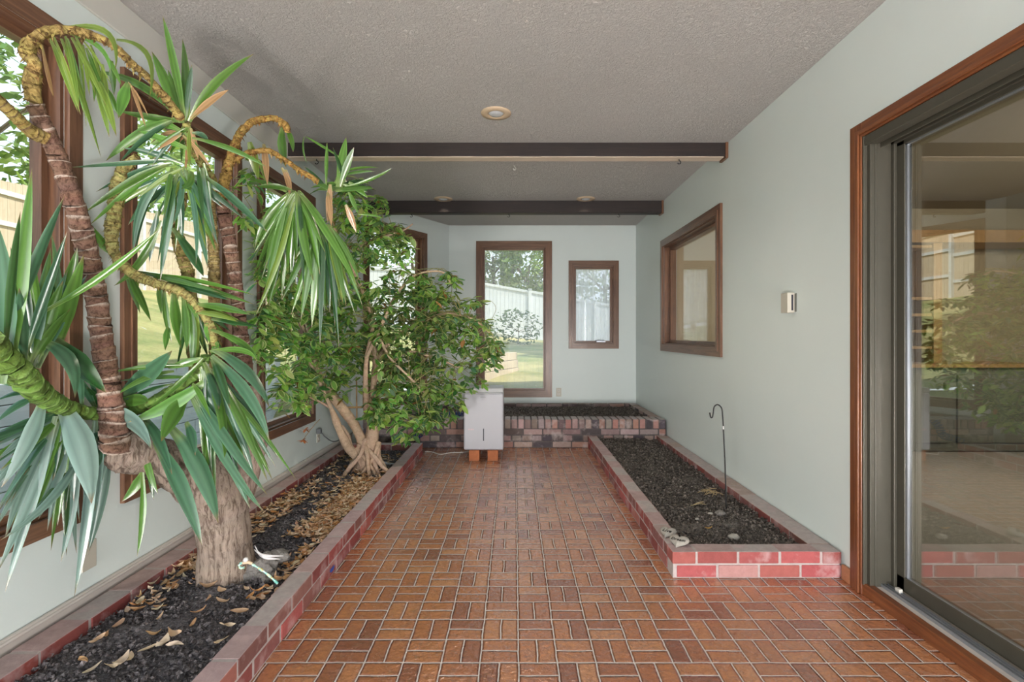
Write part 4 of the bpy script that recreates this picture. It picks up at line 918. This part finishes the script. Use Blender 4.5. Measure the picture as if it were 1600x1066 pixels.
branch('ringed_stem', 'stem', [(338, 640, 2.34, 9), (336, 520, 2.34, 9), (334, 400, 2.33, 8), (330, 330, 2.30, 7), (322, 270, 2.26, 7)], (.36, .27, .11), n=9, rings=.024, ringcol=(.50, .40, .22), wob=.2)
branch('ringed_stem', 'stem', [(310, 620, 2.30, 9), (300, 520, 2.28, 9), (296, 440, 2.24, 9), (282, 390, 2.20, 9), (276, 350, 2.18, 8), (288, 300, 2.16, 7)], (.34, .30, .10), n=9, rings=.024, ringcol=(.48, .32, .16), wob=.25)
branch('pale_stem', 'stem', [(215, 245, 2.0, 6), (195, 262, 2.0, 8), (184, 290, 2.0, 10), (180, 325, 2.0, 10), (175, 360, 2.0, 10), (176, 388, 2.0, 8), (190, 412, 2.02, 8), (215, 432, 2.05, 8), (250, 445, 2.08, 7), (280, 455, 2.1, 7), (300, 470, 2.12, 6), (330, 510, 2.14, 6), (335, 545, 2.14, 5)], (.42, .38, .14), n=10, rings=.025, ringcol=(.30, .22, .08), wob=.2)
GS = (.14, .25, .05)
branch('green_stem', 'greenstem', [(-25, 530, 1.38, 22), (5, 560, 1.48, 20), (35, 588, 1.56, 19), (60, 612, 1.66, 17), (90, 632, 1.76, 14), (125, 643, 1.88, 11), (165, 648, 1.98, 10), (200, 645, 2.04, 9), (240, 628, 2.06, 9), (280, 604, 2.08, 9), (310, 580, 2.10, 8), (324, 552, 2.10, 7)], GS, n=12, rings=.035, ringcol=(.20, .32, .09), wob=.12)
# leaf heads: base x, base y, tip x, tip y, width (px), colour, arch
A = [(78,60,122,176,9,'y',10),(84,58,126,180,8,'y',8),(102,56,124,172,8,'y'),(96,60,158,247,9,'y',20),(105,60,132,182,8,'l',12),(112,58,166,166,9,'y',12),(118,56,150,150,7,'y',14),(135,75,168,162,8,'g',5),(150,120,182,213,12,'y'),(146,118,171,215,11,'y'),(160,130,185,180,12,'g'),(100,44,180,112,11,'y',(62,-48)),(96,50,172,115,8,'l',(40,-18)),(182,62,233,157,10,'y',(40,-50)),(130,70,140,150,6,'y'),(142,70,160,130,7,'y'),(168,90,190,135,8,'g'),(175,95,178,150,9,'g'),(120,60,135,200,7,'y',16),(64,62,84,152,6,'d',(-8,20)),(150,100,147,160,7,'g'),(160,100,168,195,9,'y'),(200,130,185,185,16,'l'),(128,62,175,135,5,'y',10),(200,128,232,182,4,'d'),(203,130,228,200,5,'d',4)]
rosette(None, 'leaf_head', A, lambda x, y: 1.70+(x-60)*.0014, (-.05, .05), 'arching yellow-green leaf head at the top left', 1.60)
ychild(bpy.data.objects['leaf_head'])
def head(leaves, zf, dz=(-.12, .08), label=None, lim=1.62, fill=None):
    lv = list(leaves)
    if fill:
        cx, cy, n, a0, a1, l0, l1, w, cols = fill
        for _ in range(n):
            a = math.radians(random.uniform(a0, a1)); L = random.uniform(l0, l1)
            lv.append((cx+random.uniform(-8, 8), cy+random.uniform(-8, 8), cx+math.cos(a)*L, cy-math.sin(a)*L, w*random.uniform(.6, 1.1), random.choice(cols), None, random.uniform(-.05, .22)))
    o = rosette(None, 'leaf_head', lv, zf, dz, label, lim); return ychild(o)
B = [(288,188,254,24,14,'g'),(291,190,271,72,6,'k'),(293,188,285,60,18,'g'),(284,192,237,80,17,'g'),(296,190,397,84,13,'g',(-22,-12)),(296,188,358,140,10,'d',(0,-10)),(284,188,142,111,12,'g',(18,-28)),(288,190,184,173,11,'g',(0,5)),(275,186,165,252,15,'g',(-6,-14)),(270,190,185,256,12,'b'),(283,205,214,204,13,'l',(-12,-28)),(292,232,215,205,12,'l',(-10,-6)),(300,208,325,226,8,'b',(10,-10)),(300,215,418,262,9,'g',(0,-14)),(298,200,310,250,8,'d'),(286,190,262,108,10,'g'),(290,186,300,100,9,'k')]
head(B, lambda x, y: 2.0, (-.1, .06), 'upright green leaf head against the ceiling', fill=(290, 205, 14, 190, 340, 40, 80, 8, 'gdyb'))
Cc = [(262,258,128,335,12,'g',(10,-26)),(258,262,140,352,12,'l',(0,-18)),(268,256,150,300,10,'b',(0,-16)),(274,250,108,262,8,'b',(0,-4)),(268,268,208,401,13,'b',(-22,-34)),(266,270,212,398,9,'b',(-8,-30)),(272,266,250,440,15,'b',(6,-20)),(268,262,256,342,9,'g'),(282,262,270,352,9,'b',(8,0)),(278,268,246,412,9,'k'),(247,330,233,412,10,'b'),(290,272,306,415,10,'b',(10,-6)),(300,292,325,420,14,'b',(-4,-8)),(316,262,341,384,13,'b',(-8,-4)),(322,278,419,364,15,'b',(4,-4)),(285,255,190,232,9,'b',(0,-8)),(252,345,178,447,11,'g',(10,24)),(270,356,318,432,15,'k',(8,10)),(300,298,284,290,10,'l'),(300,268,283,295,15,'l',(6,4)),(290,262,270,330,10,'g'),(318,255,330,330,8,'g'),(308,258,318,352,8,'k'),(185,402,138,346,14,'g',(-10,6)),(240,300,200,352,9,'k')]
head(Cc, lambda x, y: 2.04, (-.16, .06), 'drooping blue-green leaf head left of centre in the yucca', fill=(285, 270, 26, 195, 335, 60, 140, 10, 'gbky'))
D = [(200,425,236,502,13,'g',(4,0)),(196,428,219,490,9,'g'),(248,443,252,491,11,'g'),(256,450,268,535,11,'g',(-4,0)),(272,455,283,545,17,'g',(-6,0)),(285,460,292,548,13,'g',(2,6)),(296,470,300,580,12,'g',(6,0)),(262,510,258,548,9,'l'),(225,428,400,462,9,'g',(0,-10)),(240,432,398,476,11,'g',(0,-8)),(210,424,345,458,9,'g',(0,-6)),(260,442,362,470,10,'k',(0,-4)),(305,476,392,492,12,'g',(0,-6)),(330,498,410,512,12,'k',(0,-4)),(330,515,402,565,12,'g',(20,-6)),(322,505,330,540,13,'l'),(285,458,310,500,9,'g'),(310,480,302,560,9,'g'),(340,535,330,560,10,'l'),(300,490,312,585,9,'g'),(216,432,210,470,6,'y')]
head(D, lambda x, y: 2.12, (-.10, .10), 'green leaf head drooping before the second window', fill=(300, 480, 16, 235, 350, 50, 110, 10, 'gky'))
def z3(x, y=0): return 1.44+max(0, x+10)*.0036 if x < 150 else min(2.1, 2.02+(x-150)*.0008)
E1 = [(18,565,50,262,24,'g',(0,20)),(8,560,32,330,13,'k'),(2,600,-6,345,30,'b',(6,0)),(20,510,101,306,17,'b',(-8,0)),(38,560,105,362,13,'b',(-10,0)),(88,540,80,362,19,'k',(10,0)),(92,545,131,398,24,'g',(0,14)),(85,500,121,386,20,'g',(-6,10)),(60,565,57,455,21,'l',(4,0)),(95,560,60,442,16,'l',(10,10)),(62,520,46,382,13,'g'),(88,545,10,497,11,'k',(10,-14)),(62,490,250,357,11,'g',(6,10)),(62,532,117,622,25,'b',(34,-26)),(82,530,166,614,36,'k',(6,4)),(120,570,125,545,8,'k'),(40,575,30,450,18,'b'),(50,570,75,440,14,'b'),(30,570,-20,440,18,'g'),(20,560,15,400,17,'b')]
head(E1, z3, (-.12, .05), 'upright fan of large leaves at the left edge', fill=(50, 570, 22, 55, 135, 100, 190, 17, 'gbbk'))
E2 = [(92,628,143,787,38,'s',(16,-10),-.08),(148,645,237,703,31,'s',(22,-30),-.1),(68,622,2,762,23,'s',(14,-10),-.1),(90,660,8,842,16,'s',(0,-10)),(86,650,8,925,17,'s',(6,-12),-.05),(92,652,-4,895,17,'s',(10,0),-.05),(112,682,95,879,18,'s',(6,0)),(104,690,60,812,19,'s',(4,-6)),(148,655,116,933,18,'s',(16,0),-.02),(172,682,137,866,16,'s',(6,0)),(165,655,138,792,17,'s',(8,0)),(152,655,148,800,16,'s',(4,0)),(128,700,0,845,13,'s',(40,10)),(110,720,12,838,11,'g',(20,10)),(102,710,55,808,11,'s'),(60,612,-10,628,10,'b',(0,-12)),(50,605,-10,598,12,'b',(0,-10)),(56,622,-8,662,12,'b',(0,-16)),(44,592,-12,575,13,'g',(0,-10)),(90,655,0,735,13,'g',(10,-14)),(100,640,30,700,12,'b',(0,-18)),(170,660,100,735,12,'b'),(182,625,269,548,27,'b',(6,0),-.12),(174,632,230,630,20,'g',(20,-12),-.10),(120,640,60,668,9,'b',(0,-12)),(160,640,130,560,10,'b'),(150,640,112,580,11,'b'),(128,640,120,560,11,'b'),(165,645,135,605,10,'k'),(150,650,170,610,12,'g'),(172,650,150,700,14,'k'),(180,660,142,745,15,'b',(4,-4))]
head(E2, z3, (-.12, .03), 'drooping leaf head at the lower left with painted window sheen', fill=(105, 650, 52, 198, 285, 80, 225, 14, 'bssgk'))
E3 = [(222,650,269,742,20,'b',(10,-8),-.1),(292,622,252,690,30,'g',(2,-12),-.1),(240,690,316,853,29,'b',(12,-14),-.12),(266,668,341,818,27,'b',(10,-12),-.10),(320,566,352,728,16,'g',(22,-10),-.06),(332,545,421,637,20,'b',(22,-14),-.04),(328,550,400,562,13,'g',(24,-16)),(330,556,421,690,18,'b',(26,-10)),(334,580,405,730,14,'g',(14,-8)),(335,575,418,752,13,'g',(10,-6)),(300,606,418,774,15,'b',(-4,0)),(305,600,392,797,15,'b',(0,10)),(295,612,413,801,15,'b',(-10,14)),(300,608,398,788,13,'b',(-12,8)),(322,575,342,640,16,'b',(4,0)),(290,660,305,712,17,'b',(4,-4)),(272,580,182,618,10,'g',(0,-14)),(315,560,262,576,12,'g',(0,0)),(300,572,175,582,8,'g',(0,-8)),(318,560,230,640,9,'g',(0,10)),(300,590,180,596,7,'g',(0,-6)),(270,600,190,628,7,'k'),(322,595,200,660,22,'l',(0,12),-.12),(222,738,190,784,15,'g',(6,0)),(222,738,214,871,12,'g',(4,0)),(225,700,247,772,10,'g',(0,0)),(232,730,240,782,8,'k'),(300,600,330,655,12,'g'),(255,640,262,672,10,'l'),(330,560,360,640,14,'k'),(340,600,398,745,13,'b')]
head(E3, lambda x, y: 2.06, (-.14, .03), 'drooping leaf head right of the ringed stem', fill=(318, 580, 32, 268, 322, 90, 225, 13, 'bgk'))
F = [(452,302,398,388,13,'g',(-8,-14)),(455,304,415,418,12,'g',(-10,-10)),(456,305,417,430,11,'b',(-8,-10)),(458,303,430,436,12,'g',(-12,-10)),(460,305,450,428,12,'g',(-10,0)),(462,306,455,436,12,'g',(2,0)),(464,300,490,440,14,'g',(-4,0)),(466,300,524,400,18,'g',(4,-6)),(468,302,560,450,12,'g',(0,-14)),(470,302,500,430,14,'g'),(452,300,412,470,10,'g'),(456,298,398,292,10,'g',(0,-8)),(448,300,385,280,7,'g',(0,-6)),(460,305,440,470,11,'g',(-4,0)),(458,300,420,480,11,'g',(-6,0)),(460,310,400,492,10,'y',(6,0)),(442,198,447,262,14,'g',(-4,0)),(446,196,458,238,8,'g',(4,0)),(390,222,404,282,15,'y'),(412,225,418,290,10,'d'),(404,250,420,300,9,'y'),(440,262,452,304,9,'d',(4,0)),(446,265,455,310,10,'d')]
head(F, lambda x, y: 2.46, (-.10, .08), 'large drooping leaf head under the near beam', fill=(460, 305, 26, 235, 305, 90, 160, 10, 'ggk'))
G = [(500,352,470,500,13,'g',(-4,0)),(502,350,487,512,14,'g',(2,0)),(505,352,515,488,10,'b',(4,0)),(508,352,523,510,11,'b',(8,0)),(512,354,560,462,9,'g',(6,-8)),(514,352,562,440,8,'g',(4,-10)),(512,350,541,478,11,'g'),(505,350,455,492,12,'g'),(500,352,440,470,12,'g'),(498,355,415,482,11,'l',(-8,-4)),(500,350,425,455,9,'y'),(505,350,500,540,10,'k'),(508,352,530,545,8,'k'),(516,288,512,350,10,'d'),(540,320,557,364,10,'d'),(512,300,518,355,9,'d'),(500,345,480,400,9,'g')]
head(G, lambda x, y: 2.52, (-.08, .08), 'lower tuft of hanging leaves beside the bushy tree', fill=(505, 360, 16, 240, 300, 80, 140, 10, 'gky'))
Hh = [(528,292,541,214,13,'g'),(532,292,553,230,11,'g'),(510,290,511,222,6,'g'),(540,292,613,262,5,'g',(14,4)),(524,298,585,295,11,'g'),(530,270,592,262,5,'g'),(532,275,586,268,5,'g'),(545,285,575,310,9,'g'),(520,298,490,285,8,'g'),(515,300,475,260,7,'k'),(475,214,480,256,3,'g',(-6,0)),(530,245,475,212,4,'g',(-6,-6)),(540,285,520,230,8,'k'),(545,300,560,335,8,'g'),(560,335,600,342,4,'g',(8,-4))]
head(Hh, lambda x, y: 2.54, (-.05, .05), 'small upright tuft in front of the near beam', fill=(530, 292, 12, -30, 200, 25, 60, 8, 'gk'))
# fallen loose leaf on the ledge etc. are left to the litter
# ------------------------------------------------------------------ bushy variegated tree
random.seed(5)
fi = thing('variegated_fig_tree', 'bushy small-leaved variegated tree with tangled pale roots in the left planter', 'tree', (-1.21, 4.17, .06))
TB = (.56, .40, .29)
def fb(pts, name='branch', n=10, wob=.15): return branch(name, 'ficusbark', pts, jit(TB, .08), n=n, wob=wob, par=fi, lim=1.62)
SK = []
def fbr(pts, **k):
    pts = [(x, y, z, r*(1 if y > 600 and r > 5 else .68)) for x, y, z, r in pts]
    SK.append([P(x, y, wz(x, z, 1.6)) for x, y, z, r in pts]); return fb(pts, **k)
fbr([(574, 742, 4.17, 17), (573, 720, 4.17, 14), (576, 702, 4.17, 13), (581, 688, 4.17, 10.5), (583, 660, 4.17, 9), (582, 630, 4.16, 8)], name='trunk', n=14)
fbr([(566, 716, 4.17, 9), (568, 697, 4.17, 8), (556, 668, 4.14, 7), (540, 645, 4.10, 8), (524, 625, 4.08, 7.5), (510, 605, 4.05, 6.5), (498, 582, 4.0, 6), (492, 556, 4.0, 5.5), (488, 538, 4.0, 5), (478, 500, 3.95, 4), (470, 460, 3.9, 3.5)])
fbr([(560, 715, 4.15, 8), (545, 700, 4.12, 7), (534, 680, 4.08, 6), (526, 660, 4.05, 5.5), (518, 640, 4.0, 5), (505, 610, 3.95, 4), (485, 570, 3.85, 3.5), (465, 545, 3.75, 3), (445, 520, 3.6, 2.5)])
fbr([(550, 702, 4.15, 4), (544, 680, 4.15, 3.5), (534, 665, 4.14, 3)])
fbr([(582, 660, 4.17, 8), (574, 640, 4.17, 6), (571, 600, 4.16, 6), (573, 560, 4.15, 5), (580, 525, 4.15, 5), (583, 500, 4.15, 5), (572, 470, 4.15, 4.5), (560, 440, 4.15, 4), (545, 410, 4.1, 4), (530, 380, 4.05, 3.5), (520, 340, 4.0, 3), (515, 310, 3.9, 3)])
fbr([(583, 640, 4.17, 8), (584, 600, 4.2, 7), (586, 560, 4.25, 6), (580, 520, 4.3, 5), (575, 480, 4.3, 4.5), (562, 470, 4.3, 4)])
fbr([(586, 570, 4.25, 5), (605, 540, 4.3, 4.5), (635, 515, 4.35, 4), (665, 500, 4.4, 3.5), (700, 490, 4.4, 3), (740, 500, 4.4, 2.5), (765, 520, 4.4, 2)])
fbr([(583, 540, 4.2, 4.5), (600, 500, 4.2, 4), (620, 460, 4.3, 3), (650, 430, 4.35, 2.5), (690, 425, 4.4, 2), (705, 445, 4.4, 1.6)])
fbr([(572, 560, 4.15, 4.5), (590, 530, 4.1, 4), (610, 560, 4.1, 3), (640, 590, 4.15, 2.5), (670, 620, 4.2, 2)])
fbr([(545, 410, 4.1, 3.5), (570, 380, 4.15, 3), (600, 370, 4.2, 2.5), (630, 360, 4.3, 2), (645, 350, 4.3, 1.5)])
fbr([(492, 560, 4.0, 4), (478, 520, 3.9, 3.5), (450, 470, 3.7, 3), (430, 430, 3.55, 2.5), (420, 380, 3.5, 2)])
fbr([(520, 640, 4.05, 3), (500, 628, 3.95, 2.5), (480, 620, 3.85, 2), (460, 610, 3.75, 1.5)])
fbr([(584, 600, 4.2, 4), (610, 570, 4.25, 3.5), (640, 550, 4.3, 3), (680, 560, 4.35, 2.5), (720, 575, 4.4, 2)])
# roots
for k in range(15):
    x0_ = 574+random.uniform(-20, 20); x1_ = 574+random.uniform(-46, 46); zz = 4.17+random.uniform(-.10, .06); b_ = 738+random.uniform(-2, 10)
    fb([(x0_, 690+random.uniform(-4, 12), 4.15, 4), ((x0_*2+x1_)/3+random.uniform(-6, 6), 712, zz, 3.5), ((x0_+2*x1_)/3, 730, zz-.02, 3.2), (x1_, b_+6, zz-.06, 2.6)], name='root', n=7, wob=.25)
def fleaf(mb, p, d, up, L, g, cream):
    s_ = d.cross(up)
    if s_.length < .05: s_ = d.cross(Vector((1, 0, 0)))
    s_.normalize(); n_ = s_.cross(d); w = L*random.uniform(.19, .25)
    rows = []; cc = []; cup = random.uniform(-.1, .35); bend = random.uniform(-.1, .35)
    for t, k in ((0, .08), (.22, .78), (.5, 1), (.78, .72), (1, .03)):
        c = p+d*L*t-n_*(bend*L*t*t*.6); e = n_*(cup*w*k)
        rows.append([c-s_*w*k+e, c-s_*w*k*.55+e*.4, c, c+s_*w*k*.55+e*.4, c+s_*w*k+e]); cr = cream
        cc.append([cr, g, tuple(q*1.15 for q in g), g, cr])
    mb.grid(rows, cc)
GR = [(.12, .26, .06), (.18, .36, .08), (.07, .18, .06), (.25, .43, .10), (.12, .25, .13), (.36, .50, .17)]
# (cx, cy, rx, ry, depth, spread, leaves, brightness)
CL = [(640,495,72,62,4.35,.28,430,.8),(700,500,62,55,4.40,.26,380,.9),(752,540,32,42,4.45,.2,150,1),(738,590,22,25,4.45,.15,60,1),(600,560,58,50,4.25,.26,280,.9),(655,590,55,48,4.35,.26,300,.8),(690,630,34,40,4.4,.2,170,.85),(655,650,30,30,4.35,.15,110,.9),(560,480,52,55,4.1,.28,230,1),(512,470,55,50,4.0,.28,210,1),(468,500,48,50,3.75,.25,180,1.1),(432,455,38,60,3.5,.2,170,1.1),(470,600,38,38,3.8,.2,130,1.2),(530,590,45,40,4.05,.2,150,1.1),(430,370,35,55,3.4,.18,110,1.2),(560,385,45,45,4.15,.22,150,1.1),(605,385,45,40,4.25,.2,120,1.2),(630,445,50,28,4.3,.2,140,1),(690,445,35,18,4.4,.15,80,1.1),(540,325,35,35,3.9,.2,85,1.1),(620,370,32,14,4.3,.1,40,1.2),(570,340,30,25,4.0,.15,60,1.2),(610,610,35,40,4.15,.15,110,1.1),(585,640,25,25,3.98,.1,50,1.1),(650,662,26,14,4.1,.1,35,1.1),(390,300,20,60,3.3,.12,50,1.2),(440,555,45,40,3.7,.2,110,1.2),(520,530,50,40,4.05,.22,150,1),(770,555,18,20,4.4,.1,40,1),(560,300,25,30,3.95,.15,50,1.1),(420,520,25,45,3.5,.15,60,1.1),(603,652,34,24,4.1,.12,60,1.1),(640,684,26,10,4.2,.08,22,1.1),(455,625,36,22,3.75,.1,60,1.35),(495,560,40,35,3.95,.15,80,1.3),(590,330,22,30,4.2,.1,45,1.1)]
allsk = [p for s_ in SK for p in spline(s_, 4)]
allsk = [Vector(p) for p in allsk]
tw_ = MB()
for ci, (cx, cy, rx, ry, dz_, sp__, nl, br) in enumerate(CL):
    mb = MB(); c0 = P(cx, cy, wz(cx, dz_, 1.5)); near_ = sorted(allsk, key=lambda q: (q-c0).length)[:8]
    done = 0; nl = int(nl*1.75)
    while done < nl:
        a = random.uniform(0, 6.283); q = random.random()**.5; px_, py_ = cx+math.cos(a)*q*rx, cy+math.sin(a)*q*ry; d_ = wz(px_, dz_+random.gauss(0, sp__*.6), 1.56)
        end = P(px_, py_, d_); st = random.choice(near_)
        if (end-st).length > .7: st = end+(st-end).normalized()*.35
        mid = (st+end)*.5+Vector((0, 0, .05)); pts = [st.lerp(mid, .5), mid, end]
        if random.random() < .5: tw_.tube(spline([st, mid, end], 3), [.0035, .003, .0028, .0022, .002, .0016, .0012], (.30, .28, .12), n=5, cap=False)
        m_ = random.randint(4, 8)
        for k in range(m_):
            t = 1-k*.07; p = mid.lerp(end, max(0, t)); az = random.uniform(0, 6.283); dr = Vector((math.cos(az), math.sin(az), random.uniform(-1.1, .25))).normalized()
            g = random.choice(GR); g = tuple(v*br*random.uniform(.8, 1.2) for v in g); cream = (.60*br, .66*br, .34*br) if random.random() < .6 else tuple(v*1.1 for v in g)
            if random.random() < .02: g = cream = (.34, .17, .07)
            q2 = p+dr*.01
            if q2.x < -1.63: continue
            fleaf(mb, q2, dr, Vector((random.uniform(-.5, .5), random.uniform(-.8, .2), 1)), random.uniform(.05, .098), g, cream)
        done += m_
    o = mb.build('foliage', 'ficus'); o.parent = fi; o.matrix_parent_inverse = Matrix.Translation(-fi.location)
o = tw_.build('twigs', 'ficusbark'); o.parent = fi; o.matrix_parent_inverse = Matrix.Translation(-fi.location)
mb = MB()
for _ in range(26):
    a = random.uniform(0, 6.28); c = random.choice((P(473, 688, 3.8), P(477, 671, 3.82))); dr = Vector((math.cos(a), math.sin(a), random.uniform(-1, .4))).normalized(); fleaf(mb, c, dr, Vector((0, 0, 1)), random.uniform(.03, .05), (.48, .17, .06), (.50, .22, .10))
mb.tube(spline([P(500, 655, 3.86), P(488, 668, 3.83), P(473, 688, 3.8)], 4), .0025, (.3, .2, .1), n=5)
o = mb.build('withered_sprig', 'ficus'); o['label'] = 'orange-brown withered leaf sprig'; o.parent = fi; o.matrix_parent_inverse = Matrix.Translation(-fi.location)
# thin trailing shoot over the top of the bush
mb = MB(); mb.tube(spline([P(645, 422, 4.4), P(680, 420, 4.4), P(700, 428, 4.4), P(706, 450, 4.4), P(702, 470, 4.4)], 6), .0032, (.2, .22, .1), n=6)
mb.tube(spline([P(613, 355, 4.3), P(622, 380, 4.3), P(640, 400, 4.32), P(655, 412, 4.35)], 6), .0028, (.25, .22, .12), n=6)
mb.tube(spline([P(757, 475, 4.45), P(766, 470, 4.45), P(775, 482, 4.45), P(768, 500, 4.45)], 6), .002, (.25, .22, .12), n=6)
o = mb.build('shoots', 'ficusbark'); o.parent = fi; o.matrix_parent_inverse = Matrix.Translation(-fi.location)
# ------------------------------------------------------------------ bases: empties that sit at the origin move to the foot of their thing
bpy.context.view_layer.update()
for o in list(S.objects):
    if o.type == 'EMPTY' and o.parent is None and o.location.length < 1e-6 and o.children:
        pts = [ch.matrix_world @ Vector(c) for ch in o.children_recursive if ch.type == 'MESH' for c in ch.bound_box]
        if not pts: continue
        lo = Vector([min(p[i] for p in pts) for i in range(3)]); hi = Vector([max(p[i] for p in pts) for i in range(3)])
        b = Vector(((lo.x+hi.x)/2, (lo.y+hi.y)/2, lo.z)); o.location = b
        for ch in o.children: ch.matrix_parent_inverse = Matrix.Translation(-b)
